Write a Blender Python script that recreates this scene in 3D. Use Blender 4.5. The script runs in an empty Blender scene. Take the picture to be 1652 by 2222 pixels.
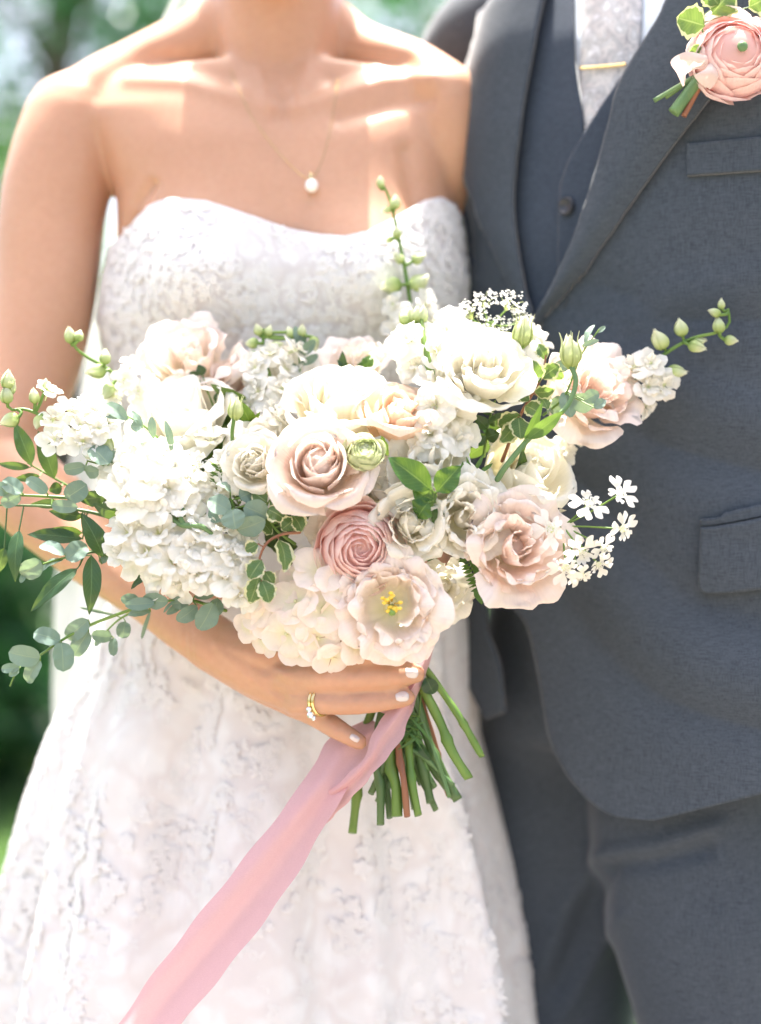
import bpy, math, random
import numpy as np
from mathutils import Vector, Matrix, noise as mnoise
from mathutils.bvhtree import BVHTree

# ------------------------------------------------------------------ camera, sky, sun, exposure
sc = bpy.context.scene
R_ = math.radians
PW, PH = 1652.0, 2222.0            # picture coordinates used for measuring
FPX = PW * 80.0 / 41.5             # focal length in those pixels
CZ = 1.04                          # camera height
cam_d = bpy.data.cameras.new('camera')
cam = bpy.data.objects.new('camera', cam_d)
sc.collection.objects.link(cam)
cam.location = (0, 0, CZ)
cam.rotation_euler = (R_(90), 0, 0)
cam_d.sensor_fit = 'HORIZONTAL'
cam_d.sensor_width = 41.5
cam_d.lens = 80
cam_d.clip_start = 0.02
cam_d.clip_end = 600
cam_d.dof.use_dof = True
cam_d.dof.focus_distance = 1.20
cam_d.dof.aperture_fstop = 2.5
sc.camera = cam

SUN_EL, SUN_AZ = 76.0, -2.0        # degrees; azimuth from +Y (behind the couple), negative = towards picture left
sd = Vector((math.sin(R_(SUN_AZ)) * math.cos(R_(SUN_EL)), math.cos(R_(SUN_AZ)) * math.cos(R_(SUN_EL)), math.sin(R_(SUN_EL))))
world = bpy.data.worlds.new('World')
sc.world = world
world.use_nodes = True
wn = world.node_tree
bg = wn.nodes['Background']
sky = wn.nodes.new('ShaderNodeTexSky')
sky.sky_type = 'NISHITA'
sky.sun_disc = False
sky.sun_elevation = R_(SUN_EL)
sky.sun_rotation = math.atan2(sd.x, sd.y)
sky.air_density = 0.8
sky.dust_density = 7.0
sky.ozone_density = 0.15
wn.links.new(sky.outputs[0], bg.inputs[0])
bg.inputs[1].default_value = 0.15
sun_d = bpy.data.lights.new('sun', 'SUN')
sun_d.energy = 5.0
sun_d.angle = R_(0.6)
sun_d.color = (1.0, 0.96, 0.90)
sun = bpy.data.objects.new('sun', sun_d)
sc.collection.objects.link(sun)
sun.rotation_euler = sd.to_track_quat('Z', 'Y').to_euler()
sun.location = (0, 5, 8)
sc.view_settings.view_transform = 'Standard'
sc.view_settings.look = 'None'
sc.view_settings.gamma = 1.0
sc.view_settings.exposure = 2.12
sc.render.engine = 'CYCLES'
sc.cycles.use_denoising = True
sc.cycles.max_bounces = 10
sc.cycles.diffuse_bounces = 8
sc.cycles.transmission_bounces = 4
sc.cycles.transparent_max_bounces = 8
sc.cycles.caustics_reflective = False
sc.cycles.caustics_refractive = False
sc.cycles.sample_clamp_indirect = 6

COL = sc.collection
rng = np.random.default_rng(7)
pi = math.pi

# ------------------------------------------------------------------ helpers
def P(px, py, d):
    """point at distance d (along the view axis) seen at picture position px, py"""
    return np.array(((px - PW / 2) / FPX * d, d, CZ - (py - PH / 2) / FPX * d))

def proj(V):
    return PW / 2 + FPX * V[:, 0] / V[:, 1], PH / 2 - FPX * (V[:, 2] - CZ) / V[:, 1]

def cr(pts, n):
    """Catmull-Rom through pts, n samples, even in arc length"""
    p = np.asarray(pts, float)
    if len(p) == 2:
        return p[0] + (p[1] - p[0]) * np.linspace(0, 1, n)[:, None]
    q = np.vstack((2 * p[0] - p[1], p, 2 * p[-1] - p[-2]))
    out = []
    for i in range(len(p) - 1):
        t = np.linspace(0, 1, 14, endpoint=False)[:, None]
        a, b, c, d = q[i], q[i + 1], q[i + 2], q[i + 3]
        out.append(.5 * (2 * b + (c - a) * t + (2 * a - 5 * b + 4 * c - d) * t ** 2 + (3 * b - a - 3 * c + d) * t ** 3))
    out.append(p[-1:])
    o = np.vstack(out)
    s = np.concatenate(([0], np.cumsum(np.linalg.norm(np.diff(o, axis=0), axis=1))))
    u = np.linspace(0, s[-1], n)
    return np.stack([np.interp(u, s, o[:, k]) for k in range(o.shape[1])], 1)

def grid_faces(nr, nc, wrap=False, off=0):
    m = nc if wrap else nc - 1
    i, j = np.meshgrid(np.arange(nr - 1), np.arange(m), indexing='ij')
    a = i * nc + j
    b = i * nc + (j + 1) % nc
    return np.stack((a, b, b + nc, a + nc), -1).reshape(-1, 4) + off

WM = {}
def put(o, M, parent):
    WM[o.name] = M
    if parent is not None:
        o.parent = parent
        o.matrix_basis = WM[parent.name].inverted() @ M
    else:
        o.matrix_basis = M

def make_mesh(name, V, F, mat, uv=None, smooth=True):
    me = bpy.data.meshes.new(name)
    V = np.asarray(V, np.float32)
    if isinstance(F, np.ndarray):
        k = F.shape[1]
        me.vertices.add(len(V)); me.vertices.foreach_set('co', V.ravel())
        me.loops.add(F.size); me.loops.foreach_set('vertex_index', F.astype(np.int32).ravel())
        me.polygons.add(len(F))
        me.polygons.foreach_set('loop_start', np.arange(0, F.size, k, dtype=np.int32))
        me.polygons.foreach_set('loop_total', np.full(len(F), k, np.int32))
        me.update(calc_edges=True)
    else:
        me.from_pydata([tuple(v) for v in V], [], F)
    if uv is not None:
        l = me.uv_layers.new(name='UVMap')
        idx = np.empty(len(me.loops), np.int32)
        me.loops.foreach_get('vertex_index', idx)
        l.data.foreach_set('uv', np.asarray(uv, np.float32)[idx].ravel())
    me.polygons.foreach_set('use_smooth', np.full(len(me.polygons), smooth))
    me.validate()
    if mat is not None:
        me.materials.append(mat)
    return me

def obj(name, me, parent=None, M=None):
    o = bpy.data.objects.new(name, me)
    COL.objects.link(o)
    put(o, M if M is not None else (WM[parent.name] if parent is not None else Matrix()), parent)
    return o

def wobj(name, V, F, mat, parent=None, uv=None, smooth=True):
    """mesh object whose vertices are given in world space"""
    M = WM[parent.name] if parent is not None else Matrix()
    if parent is not None:
        Mi = np.array(M.inverted())
        V = np.asarray(V) @ Mi[:3, :3].T + Mi[:3, 3]
    return obj(name, make_mesh(name, V, F, mat, uv, smooth), parent, M)

def empty(name, loc, label, cat, group=None):
    o = bpy.data.objects.new(name, None)
    COL.objects.link(o)
    o.empty_display_size = .05
    put(o, Matrix.Translation(Vector(loc)), None)
    tag(o, label, cat, group)
    return o

def tag(o, label=None, cat=None, group=None, kind=None):
    if label: o['label'] = label
    if cat: o['category'] = cat
    if group: o['group'] = group
    if kind: o['kind'] = kind
    return o

def join(parts):
    """[(V,F,uv)] -> one"""
    Vs, Fs, Us, n = [], [], [], 0
    for V, F, U in parts:
        Vs.append(V); Fs.append(F + n); Us.append(U if U is not None else np.zeros((len(V), 2))); n += len(V)
    return np.vstack(Vs), np.vstack(Fs), np.vstack(Us)

def tube(path, rad, ns=8, cap=True, n=None, flat=1.0):
    """swept tube with rounded ends; rad is a list along the path"""
    path = np.asarray(path, float)
    n = n or max(6, len(path) * 5)
    rad = np.interp(np.linspace(0, 1, n), np.linspace(0, 1, len(np.atleast_1d(rad))), np.atleast_1d(rad)) if np.ndim(rad) else np.full(n, rad)
    C = cr(path, n)
    T = np.gradient(C, axis=0); T /= np.linalg.norm(T, axis=1)[:, None] + 1e-12
    if cap:
        h = [1.0, .8, .45]
        C = np.vstack([C[:1] - T[:1] * rad[0] * k for k in h] + [C] + [C[-1:] + T[-1:] * rad[-1] * k for k in h[::-1]])
        T = np.vstack([T[:1]] * 3 + [T] + [T[-1:]] * 3)
        e = [.006, .6, .9]
        rad = np.concatenate(([rad[0] * k for k in e], rad, [rad[-1] * k for k in e[::-1]]))
    up = np.array((0.13, -.35, .93)) if abs(T[0, 2]) < .9 else np.array((1, .1, 0.))
    A = []
    a = np.cross(T[0], up); a /= np.linalg.norm(a)
    for t in T:
        a = a - t * a.dot(t); a /= np.linalg.norm(a); A.append(a)
    A = np.array(A); B = np.cross(T, A)
    th = np.linspace(0, 2 * pi, ns, endpoint=False)
    V = C[:, None] + rad[:, None, None] * (np.cos(th)[None, :, None] * A[:, None] + flat * np.sin(th)[None, :, None] * B[:, None])
    m = len(C)
    uv = np.stack(np.meshgrid(np.linspace(0, 1, m), th / (2 * pi), indexing='ij')[::-1], -1).reshape(-1, 2)
    F = grid_faces(m, ns, True)
    return V.reshape(-1, 3), F, uv

def ellipsoid(c, r, nu=12, nv=9, pw=1.0):
    v = np.linspace(0, pi, nv); u = np.linspace(0, 2 * pi, nu, endpoint=False)
    vv, uu = np.meshgrid(v, u, indexing='ij')
    s = np.maximum(np.sin(vv), .02)
    V = np.stack((s * np.cos(uu), s * np.sin(uu), -np.cos(vv)), -1).reshape(-1, 3) * np.asarray(r) + np.asarray(c)
    uv = np.stack((uu / (2 * pi), vv / pi), -1).reshape(-1, 2)
    return V, grid_faces(nv, nu, True), uv

def axis_matrix(loc, axis, spin=0.0, scale=1.0):
    z = Vector(axis).normalized()
    q = z.to_track_quat('Z', 'Y')
    return Matrix.Translation(Vector(loc)) @ q.to_matrix().to_4x4() @ Matrix.Rotation(spin, 4, 'Z') @ Matrix.Scale(scale, 4)

def rotz(V, a):
    c, s = math.cos(a), math.sin(a)
    W = V.copy(); W[:, 0] = V[:, 0] * c - V[:, 1] * s; W[:, 1] = V[:, 0] * s + V[:, 1] * c
    return W

def xf(part, M):
    A = np.array(M)
    return part[0] @ A[:3, :3].T + A[:3, 3], part[1], part[2]

def laplace(V, E, it, w=None, lam=.5):
    n = len(V)
    deg = np.bincount(E.ravel(), minlength=n).astype(float)[:, None]
    w = np.ones((n, 1)) if w is None else w[:, None]
    for _ in range(it):
        S = np.stack([np.bincount(E[:, 0], V[E[:, 1], k], n) + np.bincount(E[:, 1], V[E[:, 0], k], n) for k in range(3)], 1)
        V = V + lam * w * (S / np.maximum(deg, 1) - V)
    return V

def remesh(parts, voxel):
    V, F, _ = join(parts)
    me = make_mesh('tmp', V, F, None)
    o = bpy.data.objects.new('tmp', me); COL.objects.link(o)
    m = o.modifiers.new('r', 'REMESH'); m.mode = 'VOXEL'; m.voxel_size = voxel; m.use_remove_disconnected = False
    dg = bpy.context.evaluated_depsgraph_get()
    ev = o.evaluated_get(dg); em = ev.to_mesh()
    n = len(em.vertices); Vo = np.empty(n * 3, np.float32); em.vertices.foreach_get('co', Vo)
    E = np.empty(len(em.edges) * 2, np.int32); em.edges.foreach_get('vertices', E)
    Fo = np.empty(len(em.loops), np.int32); em.loops.foreach_get('vertex_index', Fo)
    ev.to_mesh_clear()
    bpy.data.objects.remove(o); bpy.data.meshes.remove(me)
    return Vo.reshape(-1, 3).astype(float), Fo.reshape(-1, 4), E.reshape(-1, 2)

def vnormals(V, F):
    fn = np.cross(V[F[:, 2]] - V[F[:, 0]], V[F[:, 3]] - V[F[:, 1]])
    N = np.zeros_like(V)
    for k in range(4):
        for c in range(3):
            N[:, c] += np.bincount(F[:, k], fn[:, c], len(V))
    return N / (np.linalg.norm(N, axis=1)[:, None] + 1e-12)

def polydist(px, py, line):
    """distance in picture pixels to a polyline"""
    best = np.full(px.shape, 1e9)
    for (ax, ay), (bx, by) in zip(line[:-1], line[1:]):
        dx, dy = bx - ax, by - ay
        t = np.clip(((px - ax) * dx + (py - ay) * dy) / (dx * dx + dy * dy), 0, 1)
        best = np.minimum(best, np.hypot(px - ax - t * dx, py - ay - t * dy))
    return best

# ------------------------------------------------------------------ materials
def nodes_of(name):
    m = bpy.data.materials.new(name); m.use_nodes = True
    nt = m.node_tree; nt.nodes.clear()
    out = nt.nodes.new('ShaderNodeOutputMaterial')
    return m, nt, out

def nd(nt, t, **kw):
    n = nt.nodes.new(t)
    for k, v in kw.items():
        if k.startswith('i_'):
            n.inputs[k[2:].replace('_', ' ')].default_value = v
        else:
            setattr(n, k, v)
    return n

def rgb(c): return (c[0], c[1], c[2], 1)

def ramp(nt, stops):
    r = nt.nodes.new('ShaderNodeValToRGB')
    e = r.color_ramp.elements
    while len(e) < len(stops): e.new(.5)
    for el, (p, c) in zip(e, stops):
        el.position = p; el.color = rgb(c)
    return r

def mixc(nt, fac, a, b, mode='MIX'):
    m = nt.nodes.new('ShaderNodeMix'); m.data_type = 'RGBA'; m.blend_type = mode
    for sock, val in ((m.inputs[0], fac), (m.inputs[6], a), (m.inputs[7], b)):
        if hasattr(val, 'links') or isinstance(val, bpy.types.NodeSocket): nt.links.new(val, sock)
        elif isinstance(val, (int, float)): sock.default_value = val
        else: sock.default_value = rgb(val)
    return m.outputs[2]

def math_n(nt, op, a, b=None, c=None):
    m = nt.nodes.new('ShaderNodeMath'); m.operation = op
    for s, v in zip(m.inputs, (a, b, c)):
        if v is None: continue
        if isinstance(v, bpy.types.NodeSocket): nt.links.new(v, s)
        else: s.default_value = v
    return m.outputs[0]

def petal_mat(name, base, mid, edge, trans=.40, rough=.55, mid_at=.45, edge_at=.97):
    m, nt, out = nodes_of(name)
    uv = nd(nt, 'ShaderNodeUVMap')
    sep = nd(nt, 'ShaderNodeSeparateXYZ'); nt.links.new(uv.outputs[0], sep.inputs[0])
    r = ramp(nt, [(0.03, base), (mid_at, mid), (edge_at, edge)])
    nt.links.new(sep.outputs[1], r.inputs[0])
    mp = nd(nt, 'ShaderNodeMapping'); mp.inputs['Scale'].default_value = (26, 2.2, 1); nt.links.new(uv.outputs[0], mp.inputs[0])
    nz = nd(nt, 'ShaderNodeTexNoise', i_Scale=1.6, i_Detail=3.0); nt.links.new(mp.outputs[0], nz.inputs['Vector'])
    tc = nd(nt, 'ShaderNodeTexCoord')
    nz2 = nd(nt, 'ShaderNodeTexNoise', i_Scale=60.0, i_Detail=2.0); nt.links.new(tc.outputs['Object'], nz2.inputs['Vector'])
    f = math_n(nt, 'MULTIPLY_ADD', nz.outputs[0], .14, .89)
    f = math_n(nt, 'MULTIPLY_ADD', nz2.outputs[0], .1, f)
    f = math_n(nt, 'MINIMUM', math_n(nt, 'ADD', f, -.02), 1.04)
    col = mixc(nt, 1.0, r.outputs[0], f, 'MULTIPLY')
    # value -> color
    cmb = nd(nt, 'ShaderNodeCombineColor')
    for k in range(3): nt.links.new(f, cmb.inputs[k])
    nt.links.new(cmb.outputs[0], col.node.inputs[7])
    b = nd(nt, 'ShaderNodeBsdfPrincipled', i_Roughness=rough)
    b.inputs['Specular IOR Level'].default_value = .25
    nt.links.new(col, b.inputs['Base Color'])
    bp = nd(nt, 'ShaderNodeBump', i_Strength=.4, i_Distance=.0014); nt.links.new(nz.outputs[0], bp.inputs['Height'])
    nt.links.new(bp.outputs[0], b.inputs['Normal'])
    tr = nd(nt, 'ShaderNodeBsdfTranslucent'); nt.links.new(col, tr.inputs[0])
    mx = nd(nt, 'ShaderNodeMixShader'); mx.inputs[0].default_value = trans
    nt.links.new(b.outputs[0], mx.inputs[1]); nt.links.new(tr.outputs[0], mx.inputs[2])
    nt.links.new(mx.outputs[0], out.inputs[0])
    return m

def leaf_mat(name, col, col2, rib, trans=.28, rough=.38, margin=None, tcol=None):
    m, nt, out = nodes_of(name)
    uv = nd(nt, 'ShaderNodeUVMap')
    sep = nd(nt, 'ShaderNodeSeparateXYZ'); nt.links.new(uv.outputs[0], sep.inputs[0])
    tc = nd(nt, 'ShaderNodeTexCoord')
    nz = nd(nt, 'ShaderNodeTexNoise', i_Scale=55.0, i_Detail=4.0); nt.links.new(tc.outputs['Object'], nz.inputs['Vector'])
    oi = nd(nt, 'ShaderNodeObjectInfo')
    f0 = math_n(nt, 'MULTIPLY_ADD', oi.outputs['Random'], .5, math_n(nt, 'MULTIPLY_ADD', nz.outputs[0], 1.2, -.35))
    c = mixc(nt, f0, col, col2)
    au = math_n(nt, 'ABSOLUTE', math_n(nt, 'SUBTRACT', sep.outputs[0], .5))
    ribf = math_n(nt, 'LESS_THAN', au, .022)
    # side veins
    wv = math_n(nt, 'SINE', math_n(nt, 'MULTIPLY', math_n(nt, 'SUBTRACT', sep.outputs[1], math_n(nt, 'MULTIPLY', au, .5)), 62.0))
    vein = math_n(nt, 'MULTIPLY', math_n(nt, 'GREATER_THAN', wv, .93), .25)
    c = mixc(nt, math_n(nt, 'MAXIMUM', math_n(nt, 'MULTIPLY', ribf, .8), vein), c, rib)
    if margin:
        e = math_n(nt, 'MULTIPLY_ADD', math_n(nt, 'SUBTRACT', nz.outputs[0], .5), .55, math_n(nt, 'MULTIPLY', au, 2.0))
        e2 = math_n(nt, 'GREATER_THAN', math_n(nt, 'MAXIMUM', e, math_n(nt, 'SUBTRACT', sep.outputs[1], .17)), .76)
        c = mixc(nt, e2, c, margin)
    b = nd(nt, 'ShaderNodeBsdfPrincipled', i_Roughness=rough)
    b.inputs['Specular IOR Level'].default_value = .45
    nt.links.new(c, b.inputs['Base Color'])
    h = math_n(nt, 'ADD', nz.outputs[0], math_n(nt, 'ADD', math_n(nt, 'MULTIPLY', ribf, -.6), math_n(nt, 'MULTIPLY', vein, -1.2)))
    bp = nd(nt, 'ShaderNodeBump', i_Strength=.3, i_Distance=.001); nt.links.new(h, bp.inputs['Height'])
    nt.links.new(bp.outputs[0], b.inputs['Normal'])
    tr = nd(nt, 'ShaderNodeBsdfTranslucent')
    tcc = mixc(nt, .6, c, tcol or (.35, .5, .06)); nt.links.new(tcc, tr.inputs[0])
    mx = nd(nt, 'ShaderNodeMixShader'); mx.inputs[0].default_value = trans
    nt.links.new(b.outputs[0], mx.inputs[1]); nt.links.new(tr.outputs[0], mx.inputs[2])
    nt.links.new(mx.outputs[0], out.inputs[0])
    return m

def plain_mat(name, c1, c2, scale=40.0, rough=.6, bump=.15, dist=.002, metal=0.0, sheen=0.0, spec=.4, stretch=(1, 1, 1), trans=0.0, sss=None):
    m, nt, out = nodes_of(name)
    tc = nd(nt, 'ShaderNodeTexCoord')
    mp = nd(nt, 'ShaderNodeMapping'); mp.inputs['Scale'].default_value = stretch; nt.links.new(tc.outputs['Object'], mp.inputs[0])
    nz = nd(nt, 'ShaderNodeTexNoise', i_Scale=scale, i_Detail=5.0); nt.links.new(mp.outputs[0], nz.inputs['Vector'])
    r = ramp(nt, [(.3, c1), (.7, c2)]); nt.links.new(nz.outputs[0], r.inputs[0])
    b = nd(nt, 'ShaderNodeBsdfPrincipled', i_Roughness=rough, i_Metallic=metal)
    b.inputs['Specular IOR Level'].default_value = spec
    b.inputs['Sheen Weight'].default_value = sheen
    b.inputs['Sheen Roughness'].default_value = .4
    nt.links.new(r.outputs[0], b.inputs['Base Color'])
    if sss:
        b.inputs['Subsurface Weight'].default_value = sss[0]
        b.inputs['Subsurface Radius'].default_value = sss[1]
        b.inputs['Subsurface Scale'].default_value = sss[2]
    if bump:
        bp = nd(nt, 'ShaderNodeBump', i_Strength=bump, i_Distance=dist); nt.links.new(nz.outputs[0], bp.inputs['Height'])
        nt.links.new(bp.outputs[0], b.inputs['Normal'])
    if trans:
        tr = nd(nt, 'ShaderNodeBsdfTranslucent'); nt.links.new(r.outputs[0], tr.inputs[0])
        mx = nd(nt, 'ShaderNodeMixShader'); mx.inputs[0].default_value = trans
        nt.links.new(b.outputs[0], mx.inputs[1]); nt.links.new(tr.outputs[0], mx.inputs[2])
        nt.links.new(mx.outputs[0], out.inputs[0])
    else:
        nt.links.new(b.outputs[0], out.inputs[0])
    return m

def wool_mat(name, c1, c2, sheen=.25):
    """wool cloth: crossed threads with slubs"""
    m, nt, out = nodes_of(name)
    tc = nd(nt, 'ShaderNodeTexCoord')
    hs = []
    for st in ((1500, 1500, 130), (130, 130, 1500)):
        mp = nd(nt, 'ShaderNodeMapping'); mp.inputs['Scale'].default_value = st; nt.links.new(tc.outputs['Object'], mp.inputs[0])
        nz = nd(nt, 'ShaderNodeTexNoise', i_Scale=1.0, i_Detail=2.0); nt.links.new(mp.outputs[0], nz.inputs['Vector'])
        hs.append(nz.outputs[0])
    nz3 = nd(nt, 'ShaderNodeTexNoise', i_Scale=9.0, i_Detail=3.0); nt.links.new(tc.outputs['Object'], nz3.inputs['Vector'])
    h = math_n(nt, 'ADD', hs[0], hs[1])
    f = math_n(nt, 'MULTIPLY_ADD', nz3.outputs[0], .3, math_n(nt, 'MULTIPLY_ADD', h, 1.3, -.95))
    r = ramp(nt, [(.12, c1), (.85, c2)]); nt.links.new(f, r.inputs[0])
    b = nd(nt, 'ShaderNodeBsdfPrincipled', i_Roughness=.8)
    b.inputs['Specular IOR Level'].default_value = .25
    b.inputs['Sheen Weight'].default_value = sheen
    b.inputs['Sheen Roughness'].default_value = .35
    nt.links.new(r.outputs[0], b.inputs['Base Color'])
    bp = nd(nt, 'ShaderNodeBump', i_Strength=.2, i_Distance=.0004); nt.links.new(h, bp.inputs['Height'])
    nt.links.new(bp.outputs[0], b.inputs['Normal'])
    nt.links.new(b.outputs[0], out.inputs[0])
    return m

def lace_mat(name, under, over, scale=36.0, bump=.16):
    """floral lace over a tinted lining: motif cells with thin gaps and corded edges"""
    m, nt, out = nodes_of(name)
    tc = nd(nt, 'ShaderNodeTexCoord')
    nz = nd(nt, 'ShaderNodeTexNoise', i_Scale=30.0, i_Detail=3.0); nt.links.new(tc.outputs['Object'], nz.inputs['Vector'])
    add = nd(nt, 'ShaderNodeVectorMath', operation='MULTIPLY_ADD')
    nt.links.new(nz.outputs[1], add.inputs[0]); add.inputs[1].default_value = (.03, .03, .03); nt.links.new(tc.outputs['Object'], add.inputs[2])
    vo = nd(nt, 'ShaderNodeTexVoronoi', feature='DISTANCE_TO_EDGE', i_Scale=scale); nt.links.new(add.outputs[0], vo.inputs['Vector'])
    vo2 = nd(nt, 'ShaderNodeTexVoronoi', feature='SMOOTH_F1', i_Scale=scale * 2.3); nt.links.new(add.outputs[0], vo2.inputs['Vector'])
    fine = nd(nt, 'ShaderNodeTexNoise', i_Scale=420.0, i_Detail=2.0); nt.links.new(tc.outputs['Object'], fine.inputs['Vector'])
    e = nd(nt, 'ShaderNodeMapRange'); e.inputs[1].default_value = .03; e.inputs[2].default_value = .16; nt.links.new(vo.outputs[0], e.inputs[0])
    c2 = nd(nt, 'ShaderNodeMapRange'); c2.inputs[1].default_value = .62; c2.inputs[2].default_value = .25; nt.links.new(vo2.outputs[0], c2.inputs[0])
    f = math_n(nt, 'MULTIPLY', e.outputs[0], math_n(nt, 'MULTIPLY_ADD', c2.outputs[0], .75, .25))
    f2 = math_n(nt, 'MULTIPLY_ADD', fine.outputs[0], .25, math_n(nt, 'SUBTRACT', f, .1))
    c = mixc(nt, f2, under, over)
    b = nd(nt, 'ShaderNodeBsdfPrincipled', i_Roughness=.7)
    b.inputs['Sheen Weight'].default_value = .2
    nt.links.new(c, b.inputs['Base Color'])
    bp = nd(nt, 'ShaderNodeBump', i_Strength=bump, i_Distance=.0018); nt.links.new(f2, bp.inputs['Height'])
    nt.links.new(bp.outputs[0], b.inputs['Normal'])
    tr = nd(nt, 'ShaderNodeBsdfTranslucent'); nt.links.new(c, tr.inputs[0])
    mx = nd(nt, 'ShaderNodeMixShader'); mx.inputs[0].default_value = .15
    nt.links.new(b.outputs[0], mx.inputs[1]); nt.links.new(tr.outputs[0], mx.inputs[2])
    nt.links.new(mx.outputs[0], out.inputs[0])
    return m

M_skin = plain_mat('skin', (.49, .272, .172), (.55, .315, .205), scale=9, rough=.42, bump=.0, spec=.35, sss=(.35, (1, .35, .18), .010))
_nt = M_skin.node_tree; _b = [n for n in _nt.nodes if n.type == 'BSDF_PRINCIPLED'][0]; _tc = [n for n in _nt.nodes if n.type == 'TEX_COORD'][0]
_n1 = nd(_nt, 'ShaderNodeTexNoise', i_Scale=160.0, i_Detail=4.0); _nt.links.new(_tc.outputs['Object'], _n1.inputs['Vector'])
_v1 = nd(_nt, 'ShaderNodeTexVoronoi', i_Scale=520.0); _nt.links.new(_tc.outputs['Object'], _v1.inputs['Vector'])
_r1 = ramp(_nt, [(.3, (.965, .95, .94)), (.7, (1.02, 1.025, 1.03))]); _nt.links.new(_n1.outputs[0], _r1.inputs[0])
_c = mixc(_nt, 1.0, _b.inputs['Base Color'].links[0].from_socket, _r1.outputs[0], 'MULTIPLY'); _nt.links.new(_c, _b.inputs['Base Color'])
_bp = nd(_nt, 'ShaderNodeBump', i_Strength=.12, i_Distance=.0006); _nt.links.new(math_n(_nt, 'ADD', _v1.outputs[0], _n1.outputs[0]), _bp.inputs['Height']); _nt.links.new(_bp.outputs[0], _b.inputs['Normal'])
M_nail = plain_mat('nail_polish', (.62, .53, .50), (.68, .60, .57), scale=30, rough=.15, bump=0, spec=.6)
M_gold = plain_mat('gold', (.83, .60, .25), (.90, .68, .34), scale=80, rough=.22, bump=.05, metal=1)
M_pearl = plain_mat('pearl', (.86, .83, .79), (.90, .88, .85), scale=60, rough=.2, bump=0, spec=.7)
M_stone = plain_mat('diamond', (.9, .9, .92), (.95, .95, .96), scale=200, rough=.03, bump=0, spec=1.0, metal=.6)
M_hair = plain_mat('hair', (.10, .055, .03), (.19, .11, .06), scale=12, stretch=(30, 30, 3), rough=.45, bump=.6)
M_lace = lace_mat('lace', (.67, .64, .64), (.80, .80, .80))
M_lace_skirt = lace_mat('lace_skirt', (.73, .70, .69), (.80, .80, .80), 20.0, .07)
M_lace2 = plain_mat('lace_thread', (.77, .76, .75), (.82, .81, .80), scale=500, rough=.75, bump=.5, dist=.001, sheen=.3, trans=.2)
M_veil = plain_mat('veil_tulle', (.82, .81, .82), (.87, .86, .87), scale=300, rough=.7, bump=.2, dist=.001, trans=.5)
_nt = M_veil.node_tree; _out = [n for n in _nt.nodes if n.type == 'OUTPUT_MATERIAL'][0]
_src = _out.inputs[0].links[0].from_socket
_tp = nd(_nt, 'ShaderNodeBsdfTransparent'); _mx = nd(_nt, 'ShaderNodeMixShader'); _mx.inputs[0].default_value = .6
_nt.links.new(_src, _mx.inputs[1]); _nt.links.new(_tp.outputs[0], _mx.inputs[2]); _nt.links.new(_mx.outputs[0], _out.inputs[0])
M_suit = wool_mat('suit_wool', (.032, .042, .055), (.066, .080, .098))
M_trouser = M_suit
M_vest = wool_mat('vest_wool', (.026, .037, .055), (.050, .065, .090))
M_shirt = plain_mat('shirt_cotton', (.70, .76, .82), (.76, .81, .86), scale=700, rough=.8, bump=.15, dist=.0005)
M_button = plain_mat('dark_button', (.025, .028, .033), (.05, .053, .06), scale=60, rough=.3, bump=.05)
M_ribbon = plain_mat('pink_silk', (.72, .44, .455), (.77, .49, .50), scale=600, stretch=(1, 1, 3), rough=.42, bump=.05, dist=.0005, sheen=.25, trans=.45)
M_ribbon2 = plain_mat('blush_silk', (.72, .58, .52), (.76, .62, .57), scale=150, rough=.5, bump=.1, dist=.001, sheen=.2, trans=.3)

# tie: pale floral print
def tie_mat():
    m, nt, out = nodes_of('tie_silk')
    tc = nd(nt, 'ShaderNodeTexCoord')
    nz = nd(nt, 'ShaderNodeTexNoise', i_Scale=70.0, i_Detail=3.0, i_Distortion=1.2); nt.links.new(tc.outputs['Object'], nz.inputs['Vector'])
    vo = nd(nt, 'ShaderNodeTexVoronoi', feature='SMOOTH_F1', i_Scale=95.0); nt.links.new(tc.outputs['Object'], vo.inputs['Vector'])
    r = ramp(nt, [(.32, (.70, .70, .71)), (.47, (.42, .42, .42)), (.56, (.62, .59, .57)), (.68, (.33, .33, .34))]); nt.links.new(nz.outputs[0], r.inputs[0])
    r2 = ramp(nt, [(.2, (1, 1, 1)), (.65, (.72, .70, .72))]); nt.links.new(vo.outputs[0], r2.inputs[0])
    c = mixc(nt, .8, r.outputs[0], r2.outputs[0], 'MULTIPLY')
    b = nd(nt, 'ShaderNodeBsdfPrincipled', i_Roughness=.5); nt.links.new(c, b.inputs['Base Color'])
    bp = nd(nt, 'ShaderNodeBump', i_Strength=.2, i_Distance=.001); nt.links.new(vo.outputs[0], bp.inputs['Height']); nt.links.new(bp.outputs[0], b.inputs['Normal'])
    nt.links.new(b.outputs[0], out.inputs[0])
    return m
M_tie = tie_mat()

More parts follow.
